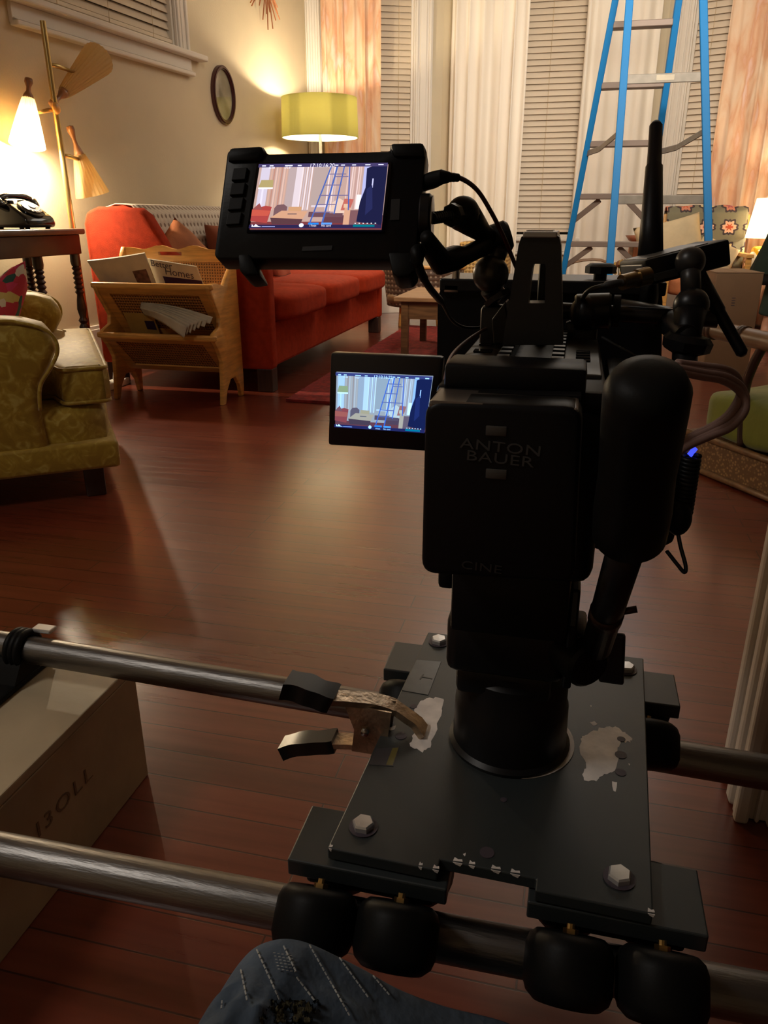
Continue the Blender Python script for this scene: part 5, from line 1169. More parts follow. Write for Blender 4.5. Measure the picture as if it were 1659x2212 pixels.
for k in range(5):
    for j in range(6):
        q = [onpad(590 + k * 9 + j * 2 + f, 2058 + j * 7 + k * 1.5) for f in (0, 5)]
        if all(q): tube(bm, q, 0.0003, 4)
obj('stitching', bm, thread, root, True)
bm = B(); gx, gy = 46, 16
pts = [[onpad(552 + 150 * i / gx, 2160 + 50 * j / gy) for j in range(gy + 1)] for i in range(gx + 1)]
vv_ = {}
def vtx(i, j):
    if (i, j) not in vv_: vv_[(i, j)] = bm.verts.new(pts[i][j] + Vector((0, 0, 0.004 * noise.noise(Vector((i * .5, j * .6, 2))))))
    return vv_[(i, j)]
for i in range(gx):
    for j in range(gy):
        n_ = noise.noise(Vector((i * .16, j * .22, 5))) + .35 * noise.noise(Vector((i * .6, j * .8, 1))) - .9 * ((i / gx - .5) ** 2 * 4) + .42
        if n_ > 0.1 and all(pts[p][q] for p in (i, i + 1) for q in (j, j + 1)):
            f = bm.faces.new([vtx(i, j), vtx(i + 1, j), vtx(i + 1, j + 1), vtx(i, j + 1)]); f.material_index = 0 if n_ > 0.34 else 1
bmesh.ops.solidify(bm, geom=list(bm.faces), thickness=0.002)
obj('torn_filling', bm, [mat('ochre_filling', (0.12, 0.10, 0.05), 0.95, bump=.6, bs=200), mat('dark_filling', (0.02, 0.022, 0.026), 0.95)], root, True, True, label='torn spot with ochre filling')
# ================================================================== FLUID HEAD
CX, CY = -0.029, 0.664
root = thing('fluid_head', 'black fluid head on a round riser in the middle of the dolly plate', 'tripod head', (CX, CY, ZT))
bm = B(); lathe(bm, [(0.0, 0.0), (0.060, 0.0), (0.061, 0.004), (0.057, 0.008), (0.056, 0.05), (0.054, 0.056), (0.054, 0.09), (0.050, 0.094), (0.050, 0.10), (0, 0.10)], Matrix.Translation((CX, CY, ZT)), 48); obj('riser', bm, M['blackmetal'], root, True, True, angle=30)
bm = B(); lathe(bm, [(0.052, 0.0003), (0.0622, 0.0003), (0.0622, 0.001), (0.052, 0.001)], Matrix.Translation((CX + .0035, CY + .003, ZT)), 48, False); obj('base_ring', bm, M['bare'], root, True, True, angle=30)
bm = B(); span(bm, (-0.089, 0.604, 0.428), (0.018, 0.735, 0.488), 0.010, 0, 3); span(bm, (-0.080, 0.615, 0.40), (0.008, 0.715, 0.43), 0.006); obj('body', bm, M['blackmetal'], root, True, True, angle=40)
bm = B(); span(bm, (-0.082, 0.580, 0.486), (0.016, 0.745, 0.556), 0.004); obj('tilt_block', bm, M['black'], root, True, True, angle=40)
bm = B(); prism(bm, [(0.60, 0.43), (0.74, 0.43), (0.74, 0.53), (0.595, 0.53), (0.588, 0.50)], (0.0165, 0, 0), (0, 1, 0), (0, 0, 1), (0.008, 0, 0), bev=0.002); obj('side_plate', bm, M['blackmetal'], root, True)
bm = B(); span(bm, (-0.097, 0.60, 0.515), (-0.082, 0.66, 0.555), 0.004); obj('tilt_lock', bm, M['rubber'], root, True, True, angle=40)
# pan bar: clamp, tube, rubber grip
pj = at(1292, 1385, d=0.645); pt = at(1358, 1165, d=0.505); pe = at(1402, 812, d=0.395)
bm = B(); cyl(bm, (0.018, 0.618, 0.462), (pj.x - .004, pj.y, 0.462), 0.021, n=24, bev=.003); span(bm, (0.016, .60, .440), (.034, .65, .485), .004); obj('rosette', bm, M['black'], root, True, True, angle=40)
bm = B(); dd = (pt - pj).normalized(); tube(bm, [pj - dd * 0.012, pj + (pt - pj) * .45, pt + dd * .01], 0.0125, 20); obj('pan_bar', bm, M['blackmetal'], root, True, True)
bm = B(); q = pj + (pt - pj) * .33; tube(bm, [q - dd * .012, q + dd * .004], 0.0133, 20); cyl(bm, q + Vector((.01, 0, .002)), q + Vector((.022, 0, .006)), .0028, n=10); obj('pan_bar_joint', bm, mat('dark_bronze', (0.05, 0.025, 0.015), 0.35, metal=.6), root, True, True)
gd = (pe - pt); gl_ = gd.length; gd.normalize(); bm = B()
lathe(bm, [(0, -0.002), (0.018, 0.0), (0.0235, 0.006), (0.0238, 0.03), (0.0222, gl_ * .45), (0.0228, gl_ * .8), (0.0226, gl_ * .93), (0.019, gl_ * .985), (0.011, gl_ * 1.01), (0, gl_ * 1.015)], Matrix.Translation(pt) @ frame_z(gd), 32); obj('grip', bm, M['rubber'], root, True, True)
tb = [at(1305, 1370, y=.632), at(1352, 1374, y=.632), at(1348, 1483, y=.632), at(1292, 1475, y=.632)]
bm = B(); prism(bm, [(p.x, p.z) for p in tb], (0, .632, 0), (1, 0, 0), (0, 0, 1), (0, .007, 0), bev=0.0025); span(bm, (.018, .634, .445), (.05, .64, .47), .002); obj('brake_lever', bm, mat('dark_blue_black_plate', (0.004, 0.005, 0.012), 0.4), root, True)

# ================================================================== CAMERA, BATTERY
root = thing('cinema_camera', 'black digital cinema camera with top handle and flip out screen on the fluid head', 'camera', (-0.03, 0.67, 0.556))
bm = B(); span(bm, (-0.097, 0.545, 0.557), (0.030, 0.80, 0.692), 0.012, 0, 3)
prism(bm, [(-0.094, 0.55), (0.028, 0.55), (0.026, 0.80), (-0.092, 0.80)], (0, 0, 0.69), (1, 0, 0), (0, 1, 0), (0, 0, 0.016), bev=0.004)
cb_ = obj('body', bm, M['black'], root, True, True, angle=35)
gm = mat('top_sheen_grey', (0.05, 0.046, 0.04), 0.35, metal=.2)
bm = B(); span(bm, (-0.090, 0.60, 0.705), (-0.050, 0.79, 0.709), 0.001); span(bm, (-0.006, 0.60, 0.705), (0.024, 0.79, 0.709), 0.001); obj('top_sheen', bm, gm, root, True)  # grey strips paint the light reflected off the camera's top face
for k in range(3): bm = B(); span(bm, (-0.084, 0.64 + .04 * k, 0.709), (-0.064 - .004 * k, 0.653 + .04 * k, 0.7105), 0.0005); obj('top_button', bm, M['screenglass'], root, True)
for k in range(4): bm = B(); span(bm, (0.004, 0.655 + .014 * k, 0.709), (0.016, 0.662 + .014 * k, 0.7105), 0.0005); obj('top_button', bm, M['screenglass'], root, True)
bm = B(); span(bm, (-0.088, 0.548, 0.70), (0.012, 0.592, 0.722), 0.003); span(bm, (-0.072, 0.59, 0.704), (-0.002, 0.615, 0.716), 0.002); obj('rear_block', bm, M['black'], root, True, True, angle=35)
for x in (-0.052, -0.010):
    bm = B(); span(bm, (x - .004, .60, .706), (x + .004, .79, .716), .001)
    for k in range(9): span(bm, (x - .005, .61 + .02 * k, .716), (x + .005, .62 + .02 * k, .7185), .0005)
    obj('accessory_rail', bm, M['blackmetal'], root, True)
# top handle: A shaped rear frame and grip running forward
YH = 0.615
def hp(px, py): p = at(px, py, y=YH); return (p.x, p.z)
outl = [hp(1085, 745), hp(1216, 745), hp(1212, 530), hp(1208, 512), hp(1198, 505), hp(1136, 505), hp(1126, 512), hp(1120, 530)]
inn_ = [hp(1141, 655), hp(1177, 655), hp(1178, 600), hp(1179, 580), hp(1177, 570), hp(1153, 570), hp(1150, 580), hp(1147, 600)]
bm = B(); loopfill(bm, outl, inn_, (0, YH, 0), (1, 0, 0), (0, 0, 1), (0, 0.022, 0)); hd = obj('top_handle', bm, M['blackmetal'], root, True)
zt_ = hp(1170, 505)[1]; x0, x1 = hp(1136, 505)[0], hp(1198, 505)[0]
bm = B(); span(bm, (x0, YH + .02, zt_ - .022), (x1, YH + .17, zt_), .005); span(bm, (x0 + .004, YH + .15, .706), (x1 - .004, YH + .17, zt_ - .01), .004); obj('handle_grip', bm, M['black'], hd, True, True, angle=40)
bm = B(); span(bm, (x0 - .002, YH - .002, zt_ - .003), (x1 + .002, YH + .06, zt_ + .0015), .001)
for s in (0.28, 0.60): 
    pass
obj('grip_plate', bm, mat('lit_grey_plate', (0.38, 0.36, 0.33), 0.35, metal=.7), hd, True)  # plate coloured pale for the light on the handle's top
bm = B(); xm = (x0 + x1) / 2
for yy in (.012, .032): span(bm, (xm - .011, YH + yy, zt_ + .0012), (xm + .009, YH + yy + .009, zt_ + .0022))
obj('slot', bm, M['screenglass'], hd, True)
# lens and mount under the matte box
bm = B(); cyl(bm, (-0.03, .80, .632), (-0.03, .875, .632), .045, .042, 36); obj('lens', bm, M['blackmetal'], root, True, True, angle=40)

# --- a picture on a screen: the room as the camera sees it
def scr_mats(gain, nm):
    def c(r, g, b, s=1.0): return emis('screen_light_' + nm, (r * gain[0], g * gain[1], b * gain[2]), s)
    return c
def screen(name, parent, TL, TR, BR, BLq, gain, nm, code, s=1.0):
    TL, TR, BR, BLq = map(Vector, (TL, TR, BR, BLq)); nrm = (TR - TL).cross(BLq - TL).normalized()
    if nrm.dot(EYE - TL) < 0: nrm = -nrm
    cm = scr_mats(gain, nm); mats, idx = [], {}
    b = B(); lay = [0]
    def pt(u, v, k): return BLq.lerp(BR, u).lerp(TL.lerp(TR, u), v) + nrm * (0.00004 * k)
    def poly(pts, col):
        if col not in idx: idx[col] = len(mats); mats.append(cm(*[x * s for x in col]))
        lay[0] += 1; f = b.faces.new([b.verts.new(pt(u, v, lay[0])) for u, v in pts]); f.material_index = idx[col]
    def rect(u0, v0, u1, v1, col): poly([(u0, v0), (u1, v0), (u1, v1), (u0, v1)], col)
    rect(0, 0, 1, 1, (.50, .36, .28))
    rect(0, 0, 1, .12, (.20, .045, .045)); rect(0.55, 0.1, 1, .22, (.12, .05, .06))
    rect(.02, .35, .09, .98, (.62, .60, .66)); 
    for k in range(7): rect(.10 + .02 * k, .30, .112 + .02 * k, .97, ((.62, .40, .28), (.48, .26, .18), (.70, .50, .38))[k % 3])
    rect(.24, .30, .30, .97, (.46, .38, .34)); rect(.30, .30, .345, .97, (.72, .66, .64))
    for k in range(5): rect(.345 + .018 * k, .30, .356 + .018 * k, .97, ((.80, .74, .70), (.55, .48, .46))[k % 2])
    rect(.435, .36, .55, .97, (.44, .36, .30)); rect(.45, .34, .56, .37, (.68, .62, .60))
    for k in range(4): rect(.555 + .018 * k, .28, .566 + .018 * k, .97, ((.78, .70, .64), (.56, .46, .42))[k % 2])
    for k in range(7): rect(.70 + .016 * k, .30, .71 + .016 * k, .97, ((.70, .52, .42), (.50, .32, .26), (.78, .62, .54))[k % 3])
    poly([(.05, .34), (.065, .34), (.065, .64), (.05, .64)], (.75, .75, .8)); poly([(.02, .64), (.135, .645), (.13, .76), (.035, .76)], (.42, .36, .14)); rect(.02, .62, .135, .645, (1, 1, .95))
    poly([(0, .12), (.13, .09), (.15, .34), (.10, .36), (0, .30)], (.40, .06, .05)); poly([(0, .20), (.13, .20), (.145, .28), (0, .30)], (.55, .10, .06)); poly([(0, .30), (.05, .40), (.08, .30)], (.30, .08, .07))
    poly([(.17, .20), (.27, .22), (.27, .34), (.24, .38), (.19, .37), (.17, .32)], (.18, .10, .10)); rect(.28, .27, .38, .34, (.58, .34, .16))
    poly([(.15, .17), (.40, .15), (.43, .27), (.23, .28)], (.62, .36, .20)); poly([(.15, .17), (.40, .15), (.39, .07), (.17, .07)], (.10, .045, .05)); rect(.28, .22, .35, .235, (.14, .10, .10))
    rect(.44, .18, .70, .26, (.14, .07, .08)); poly([(.60, .24), (.61, .40), (.66, .47), (.72, .40), (.71, .24)], (.74, .58, .42))
    poly([(.68, .28), (.70, .46), (.77, .45), (.75, .28)], (.50, .14, .10)); rect(.70, .32, .735, .38, (.72, .5, .3)); rect(.79, .30, .84, .52, (1, .95, .85))
    rect(.71, .05, .755, .32, (.64, .38, .22)); rect(.755, .05, .84, .28, (.20, .10, .10))
    for (u0, v0), (u1, v1), w in (((.565, .97), (.455, .09), .011), ((.61, .97), (.545, .05), .013), ((.665, .97), (.63, .22), .010), ((.705, .97), (.735, .28), .009)):
        poly([(u0, v0), (u0 + w, v0), (u1 + w, v1), (u1, v1)], (.06, .13, .42))
    for v, u0, u1 in ((.83, .555, .69), (.79, .60, .71), (.66, .53, .665), (.50, .505, .73), (.36, .49, .645), (.24, .475, .63)): rect(u0, v, u1, v + .014, (.16, .14, .26))
    rect(.825, .28, .87, .97, (.45, .50, .75)); poly([(.81, .10), (.82, .40), (.85, .62), (.845, .92), (.90, .96), (1.0, .97), (1.0, .05)], (.012, .014, .05)); rect(.895, .62, .905, .76, (.55, .6, .8)); poly([(.86, .60), (.90, .66), (.92, .30), (.87, .20)], (.02, .025, .09))
    rect(0, .0, 1, .055, (.025, .02, .07)); rect(0, .945, 1, 1, (.06, .05, .13))
    poly([(.02, .02), (.02, .065), (.035, .03), (.05, .065), (.07, .035), (.10, .02)], (.85, .9, 1)); rect(.10, .02, .20, .03, (.4, .5, .9))
    poly([(.40 + .018 * math.cos(a), .045 + .032 * math.sin(a)) for a in [k * PI / 8 for k in range(16)]], (.8, .9, 1))
    rect(.45, .055, .53, .085, (.02, .25, .75)); rect(.55, .055, .63, .085, (.10, .35, .8)); rect(.79, .02, .95, .055, (.0, .18, .22))
    for k in range(6): rect(.80 + .03 * k, .065, .81 + .03 * k, .08, (.8, .9, .9))
    for u, w in ((.03, .03), (.09, .03), (.21, .06), (.31, .03), (.60, .025), (.645, .03), (.73, .03), (.83, .04), (.93, .04)):
        rect(u, .955, u + w, .972, (.75, .82, .95))
    ux = (TR - TL).normalized(); uy = (TL - BLq).normalized(); wd_ = (TR - TL).length
    white = (.9, .95, 1)
    if white not in idx: idx[white] = len(mats); mats.append(cm(*[x * s for x in white]))
    for tx, u, v, sz in ((code, .5, .955, .042), ('17min', .49, .03, .022), ('No card', .59, .03, .022), ('23.98', .11, .925, .022), ('172.8\u00b0', .235, .925, .022)):
        o3 = pt(u, v, 90); merge(b, text_bm(tx, wd_ * sz, Matrix(((ux.x, uy.x, nrm.x, o3.x), (ux.y, uy.y, nrm.y, o3.y), (ux.z, uy.z, nrm.z, o3.z), (0, 0, 0, 1))), 0), None, idx[white])
    return obj(name, b, mats, parent, True)

# flip out screen on the camera's left side
YF = 0.60
fp = lambda px, py, y=YF: at(px, py, y=y)
fo = [fp(713, 762), fp(957, 772), fp(940, 977), fp(708, 962)]
bm = B(); prism(bm, [(p.x, p.z) for p in fo], (0, YF, 0), (1, 0, 0), (0, 0, 1), (0, 0.011, 0), bev=0.0025); fs = obj('flip_screen', bm, mat('black_screen_frame', (0.004, 0.004, 0.008), 0.3), root, True, True, angle=40)
screen('display', fs, fp(727, 803, YF - .0008), fp(936, 812, YF - .0008), fp(918, 934, YF - .0008), fp(724, 921, YF - .0008), (.60, 1.05, 1.7), 'flip', '17:10:16:22', 1.15)
bm = B(); cyl(bm, (-0.112, YF + .006, .645), (-0.112, YF + .006, .70), .006, n=14); span(bm, (-.112, YF + .001, .66), (-.095, YF + .011, .69), .001); obj('hinge', bm, M['blackmetal'], fs, True, True, angle=40)

# battery
bt = at(1085, 1060, y=.50)
root = thing('camera_battery', 'large black camera battery with raised grey lettering facing the viewer', 'battery', (-0.038, .52, .578))
YBt = .497
bo = [at(918, 868, y=YBt), at(1260, 880, y=YBt), at(1241, 1262, y=YBt), at(909, 1240, y=YBt)]
def rounded(pts, r, n=5):
    out = []; N_ = len(pts)
    for i in range(N_):
        p, a, b = Vector(pts[i]), Vector(pts[i - 1]), Vector(pts[(i + 1) % N_]); da = (a - p).normalized() * r; db = (b - p).normalized() * r
        for k in range(n + 1): t = k / n; out.append(tuple((p + da) * (1 - t) ** 2 + p * 2 * t * (1 - t) + (p + db) * t * t))
    return out
bm = B(); prism(bm, rounded([(p.x, p.z) for p in bo], .011), (0, YBt, 0), (1, 0, 0), (0, 0, 1), (0, .034, 0), bev=0.0035); bb = obj('case', bm, M['black'], root, True, True, angle=50)
bm = B(); prism(bm, [(p.x * .97 - .001, p.z * .99 + .007) for p in bo], (0, YBt + .034, 0), (1, 0, 0), (0, 0, 1), (0, .014, 0)); obj('mount_plate', bm, M['blackmetal'], root, True)
zb_ = bo[0].z; bm = B(); span(bm, (-.090, YBt + .001, zb_ - .006), (.008, YBt + .044, zb_ + .0005), .002); obj('top_sheen_edge', bm, mat('battery_sheen_grey', (0.16, 0.135, 0.115), 0.3, metal=.6), root, True)  # lighter strip paints the sheen along the battery's top
YL = YBt - .0004
for tx, px, py, sz, spc in (('ANTON', 1081, 967, .0100, 1.05), ('BAUER', 1079, 992, .0100, 1.05), ('CINE', 1040, 1226, .0088, 1.05)):
    bm = B(); p = at(px, py, y=YL); merge(bm, text_bm(tx, sz, axes(p, (1, 0, -.045), (0, 0, 1), (0, -1, 0)), .0003, sx=1.45, spacing=spc)); obj('lettering', bm, M['letter'] if tx != 'CINE' else mat('dim_lettering', (.018, .018, .018), .5), bb, True)
for py in (931, 1024):
    a, b = at(1050, py - 12, y=YL), at(1094, py + 12, y=YL); bm = B(); span(bm, (a.x, YL - .0008, b.z), (b.x, YL + .0008, a.z), .0006); obj('button', bm, M['button'], bb, True, True, angle=40)

# ================================================================== FIELD MONITOR
mc = [at(495, 318, d=.628), at(920, 310, d=.606), at(905, 590, d=.602), at(462, 556, d=.624)]
TLm, TRm, BRm, BLm = mc
nm_ = (TRm - TLm).cross(BLm - TLm).normalized()
if nm_.dot(EYE - TLm) < 0: nm_ = -nm_
root = thing('field_monitor', 'black field monitor with guard frame showing the room on its screen', 'monitor', tuple((BRm + BLm) / 2))
o_, ux_, vy_ = BLm, (BRm - BLm).normalized(), None
vy_ = nm_.cross(ux_); vy_ = vy_ if vy_.z > 0 else -vy_
def m2(p): # pixel -> monitor plane 2D
    v = (at(p[0], p[1], d=1) - EYE); t = nm_.dot(o_ - EYE) / nm_.dot(v); q = EYE + v * t - o_; return (q.dot(ux_), q.dot(vy_))
ol = [(505, 318), (569, 316), (576, 331), (842, 324), (842, 309), (908, 306), (917, 312), (921, 324), (896, 560), (470, 560), (462, 550), (490, 328)]
bm = B(); prism(bm, [m2(p) for p in ol], o_, ux_, vy_, -nm_ * .024, bev=0.002); ca = obj('casing', bm, M['black'], root, True, True, angle=40)
bm = B(); prism(bm, [m2(p) for p in [(838, 545), (903, 545), (896, 585), (886, 597), (858, 600), (847, 588)]], o_ + nm_ * .002, ux_, vy_, -nm_ * .028, bev=.002); obj('guard_foot', bm, M['rubber'], root, True, True, angle=40)
bm = B(); prism(bm, [m2(p) for p in [(515, 550), (540, 550), (562, 594), (532, 598), (518, 586)]], o_ + nm_ * .002, ux_, vy_, -nm_ * .028, bev=.002); obj('guard_foot', bm, M['rubber'], root, True, True, angle=40)
for pl_ in ([(497, 322), (569, 317), (574, 334), (560, 350), (492, 352)], [(842, 310), (916, 308), (920, 340), (850, 340)]):
    bm = B(); prism(bm, [m2(p) for p in pl_], o_ + nm_ * .003, ux_, vy_, -nm_ * .03, bev=.003); obj('corner_guard', bm, M['rubber'], root, True, True, angle=40)
bm = B(); prism(bm, [m2(p) for p in [(556, 352), (846, 349), (830, 502), (533, 503)]], o_ + nm_ * .0008, ux_, vy_, -nm_ * .001); obj('screen_glass', bm, M['screenglass'], root, True)
def m3(px, py, off): a, b = m2((px, py)); return o_ + ux_ * a + vy_ * b + nm_ * off
screen('display', root, m3(562, 359, .0012), m3(839, 355, .0012), m3(824, 496, .0012), m3(540, 497, .0012), (1.08, 1.0, 1.12), 'monitor', '17:10:16:20', 1.15)
bm = B()
for k in range(4): prism(bm, [m2((a, b)) for a, b in ((506 - k * 4, 366 + k * 32), (536 - k * 4, 364 + k * 32), (531 - k * 4, 390 + k * 32), (501 - k * 4, 392 + k * 32))], o_ + nm_ * .0022, ux_, vy_, -nm_ * .003, bev=.0006)
obj('side_button', bm, mat('dark_button', (.004, .004, .005), .5, spec=.25), root, True)
bm = B(); prism(bm, [m2((a, b)) for a, b in ((654, 533), (718, 530), (716, 540), (652, 542))], o_ + nm_ * .0008, ux_, vy_, -nm_ * .001); obj('grey_marking', bm, mat('dim_marking', (.022, .022, .024), .4), root, True)
bm = B(); prism(bm, [m2((a, b)) for a, b in ((845, 430), (864, 429), (862, 474), (842, 475))], o_ + nm_ * .0008, ux_, vy_, -nm_ * .001); obj('record_button', bm, mat('dim_button', (.006, .006, .007), .5), root, True)
# disc at the right side of the casing, where the arm screws in
side = m3(918, 452, -.012); ax_ = ux_
bm = B(); cyl(bm, m3(905, 455, -.012), m3(928, 455, -.012), .0185, n=32, bev=.001); cyl(bm, m3(928, 455, -.012), m3(932, 455, -.012), .0165, n=32); obj('mount_disc', bm, M['blackmetal'], root, True, True, angle=40)
bm = B(); cyl(bm, m3(931, 455, -.012), m3(932.5, 455, -.012), .0172, n=32); obj('lit_disc_face', bm, M['steel'], root, True, True, angle=40)  # bright disc paints the outer face as lit by the room
# power plug and signal plug belong to the cables
def arm_thing(label, cat, base, group=None): return thing('articulating_arm', label, cat, base, 0, group)
A1, A2 = at(1000, 462, d=.655), at(1060, 592, d=.70); ME = at(1062, 522, d=.70)
root = arm_thing('black articulating arm holding the field monitor to the camera', 'arm', tuple(at(1070, 735, d=.72)), 'articulating arms')
d0 = m3(931, 455, -.012)
bm = B(); cyl(bm, d0, A1, .0042, n=14); 
for k in range(8): q = d0.lerp(A1, .05 + k * .07); lathe(bm, [(.0042, -.0004), (.0049, 0), (.0042, .0004)], Matrix.Translation(q) @ frame_z(A1 - d0), 14, False)
obj('screw', bm, M['blackmetal'], root, True)
bm = B(); q = d0.lerp(A1, .58); q2 = d0.lerp(A1, .75); cyl(bm, q, q2, .0095, n=8, bev=.001); obj('lock_nut', bm, M['blackmetal'], root, True)
bm = B(); sphere(bm, A1, .0145, None, 24); tube(bm, [A1, A1.lerp(ME, .35), A1.lerp(ME, .62), ME], [.0145, .0115, .0088, .0088], 18); u1 = obj('upper_arm', bm, M['black'], root, True, True)
bm = B(); cyl(bm, ME + Vector((-.012, 0, -.004)), ME + Vector((.016, .006, .006)), .014, n=24, bev=.003); obj('elbow', bm, M['black'], root, True, True, angle=40)
lv0, lv1, lv2 = at(922, 512, d=.60), at(952, 566, d=.64), at(1050, 530, d=.69)
bm = B(); tube(bm, [lv2, at(1003, 553, d=.665), at(985, 557, d=.66), lv1, at(938, 545, d=.635), lv0], [.008, .008, .0105, .0105, .009, .0055], 14); obj('locking_lever', bm, M['rubber'], root, True, True)
bm = B(); cyl(bm, at(1080, 535, d=.70), at(1066, 568, d=.70), .0088, n=20); sphere(bm, A2, .0165, None, 24); obj('lower_arm', bm, mat('dark_grey_tube', (.05, .047, .043), .35, metal=.5), root, True, True)
bm = B(); pb2 = at(1072, 640, d=.71); cyl(bm, A2 + Vector((0, 0, -.012)), pb2, .010, n=16); cyl(bm, pb2, at(1078, 650, d=.71), .014, n=8); span(bm, pb2 + Vector((-.013, -.01, -.062)), pb2 + Vector((.020, .014, -.008)), .004); obj('foot_clamp', bm, M['blackmetal'], root, True, True, angle=40)
bm = B(); prism(bm, [(p.x, p.z) for p in [at(1062, 690, y=.70), at(1092, 650, y=.70), at(1100, 690, y=.70), at(1095, 745, y=.70), at(1066, 745, y=.70)]], (0, .70, 0), (1, 0, 0), (0, 0, 1), (0, .03, 0), bev=.002); obj('foot_bracket', bm, M['blackmetal'], root, True)

# ================================================================== MATTE BOX
YM = .88
root = thing('matte_box', 'large black matte box on the front of the camera', 'matte box', tuple(at(1185, 800, y=YM)))
om = [(962, 600), (1432, 612), (1430, 800), (945, 790), (945, 640), (950, 620)]
bm = B(); loopfill(bm, [(p.x, p.z) for p in [at(a, b, y=YM) for a, b in [(958, 612), (1428, 618), (1424, 960), (948, 950)]]], [(p.x, p.z) for p in [at(a, b, y=YM) for a, b in [(1010, 650), (1370, 655), (1366, 900), (1005, 895)]]], (0, YM, 0), (1, 0, 0), (0, 0, 1), (0, .075, 0)); obj('box_frame', bm, M['black'], root, True)
bm = B(); prism(bm, rounded([(p.x, p.z) for p in [at(946, 614, y=YM - .004), at(1432, 612, y=YM - .004), at(1425, 970, y=YM - .004), at(942, 955, y=YM - .004)]], .018), (0, YM - .004, 0), (1, 0, 0), (0, 0, 1), (0, .006, 0)); obj('back_plate', bm, M['black'], root, True)
bm = B(); a, b = at(953, 600, y=YM), at(1440, 606, y=YM); span(bm, (a.x, YM - .01, a.z - .014), (b.x, YM + .09, a.z), .002); obj('top_flag', bm, M['blackmetal'], root, True)
a = at(985, 590, y=YM - .004); bm = B(); cyl(bm, a + Vector((0, 0, -.012)), a + Vector((0, 0, .005)), .0042, n=14); span(bm, a + Vector((-.012, -.006, -.02)), a + Vector((.004, .006, -.012)), .001); obj('thumb_screw', bm, M['steel'], root, True, True, angle=40)
a = at(1297, 590, y=YM + .02); bm = B(); cyl(bm, a + Vector((0, 0, -.016)), a + Vector((0, 0, .0)), .007, n=14)
lathe(bm, [(0, 0), (.0165, 0), (.0165, .007), (.012, .010), (0, .010)], Matrix.Translation(a), 8); obj('flag_knob', bm, M['rubber'], root, True, True, angle=40)
# follow focus parts on the right of the lens, as black gear housing
root = thing('lens_motor', 'black lens control motor with round gear on the right of the camera', 'lens motor', tuple(at(1250, 720, y=.80)))
bm = B(); q = at(1268, 672, y=.80); cyl(bm, q + Vector((-.012, -.012, 0)), q + Vector((.022, -.012, .002)), .017, n=28, bev=.002); sphere(bm, q + Vector((.0, -.014, .0)), .017, None, 18); obj('housing', bm, M['blackmetal'], root, True, True, angle=40)
bm = B(); cyl(bm, q + Vector((.024, -.012, .002)), q + Vector((.030, -.012, .002)), .015, n=36); obj('gear', bm, M['rubber'], root, True, True, angle=40)
bm = B(); cyl(bm, q + Vector((-.03, 0, .0)), q + Vector((.12, -.006, -.004)), .0078, n=18); obj('support_rod', bm, M['blackmetal'], root, True, True, angle=40)
bm = B(); span(bm, q + Vector((-.02, -.01, -.065)), q + Vector((.012, .012, -.01)), .004); obj('bracket', bm, M['blackmetal'], root, True, True, angle=40)

# ================================================================== WIRELESS TRANSMITTER AND ITS ARM
tx = [at(1388, 563, d=.716), at(1571, 514, d=.724), at(1580, 573, d=.732), at(1400, 619, d=.724)]
nt_ = (tx[1] - tx[0]).cross(tx[3] - tx[0]).normalized(); nt_ = nt_ if nt_.dot(EYE - tx[0]) > 0 else -nt_
uxt = (tx[2] - tx[3]).normalized(); vyt = nt_.cross(uxt); vyt = vyt if vyt.z > 0 else -vyt
root = thing('wireless_transmitter', 'small tilted black transmitter box with two antennas right of the camera', 'transmitter', tuple(tx[3]))
wt, ht = (tx[1] - tx[0]).length, (tx[0] - tx[3]).length
Mt = axes(tx[3], uxt, vyt, uxt.cross(vyt)); 
if uxt.cross(vyt).dot(nt_) < 0: zz = 1
else: zz = -1
bm = B(); b2 = B(); span(b2, (0, 0, 0), (wt, ht, zz * .055), .003); merge(bm, b2, Mt); obj('case', bm, M['black'], root, True, True, angle=40)
bm = B(); b2 = B(); span(b2, (-.0006, .004, zz * .006), (.002, ht - .004, zz * .05), .001); span(b2, (.004, ht - .001, zz * .004), (wt - .02, ht + .0008, zz * .05), .0004); merge(bm, b2, Mt); obj('grey_panel', bm, mat('grey_panel', (.16, .155, .15), .4, metal=.5), root, True)
bm = B(); b2 = B(); span(b2, (.007, .003, -zz * .0004), (.031, .010, zz * .001), .0004); merge(bm, b2, Mt); obj('grey_label', bm, mat('dim_grey_label', (.035, .036, .034), .45), root, True)
t0, t1, t2_, t3 = at(1404, 575, d=.765), at(1408, 480, d=.77), at(1413, 360, d=.775), at(1417, 272, d=.78)
bm = B(); tube(bm, [t0, t1, t2_, t2_.lerp(t3, .04), t3, t3 + (t3 - t2_).normalized() * .004], [.0130, .0108, .0085, .0072, .0066, .004], 16); obj('antenna', bm, M['black'], root, True, True, label='tall upright antenna')
s0, s1, s2 = at(1503, 580, d=.735), at(1552, 672, d=.72), at(1603, 762, d=.705)
bm = B(); tube(bm, [s0, s1, s1.lerp(s2, .05), s2, s2 + (s2 - s1).normalized() * .003], [.0066, .0066, .0056, .0054, .003], 14); obj('antenna', bm, M['black'], root, True, True, label='antenna pointing down to the right')
bm = B(); q0, q1 = at(1400, 596, d=.712), at(1328, 614, d=.70); cyl(bm, q0, q0.lerp(q1, .35), .0085, n=18); cyl(bm, q0.lerp(q1, .3), q0.lerp(q1, .8), .0070, n=18); obj('cable_plug', bm, mat('worn_brass_plug', (.30, .22, .12), .3, metal=1), root, True, True, angle=40)
bm = B(); tube(bm, curve([q0.lerp(q1, .75), at(1310, 616, d=.70), at(1272, 628, d=.71), at(1255, 650, d=.74)], 6), [.006] + [.0035] * 6 + [.0022] * 12, 10); obj('cable_boot', bm, M['letter'], root, True, True)
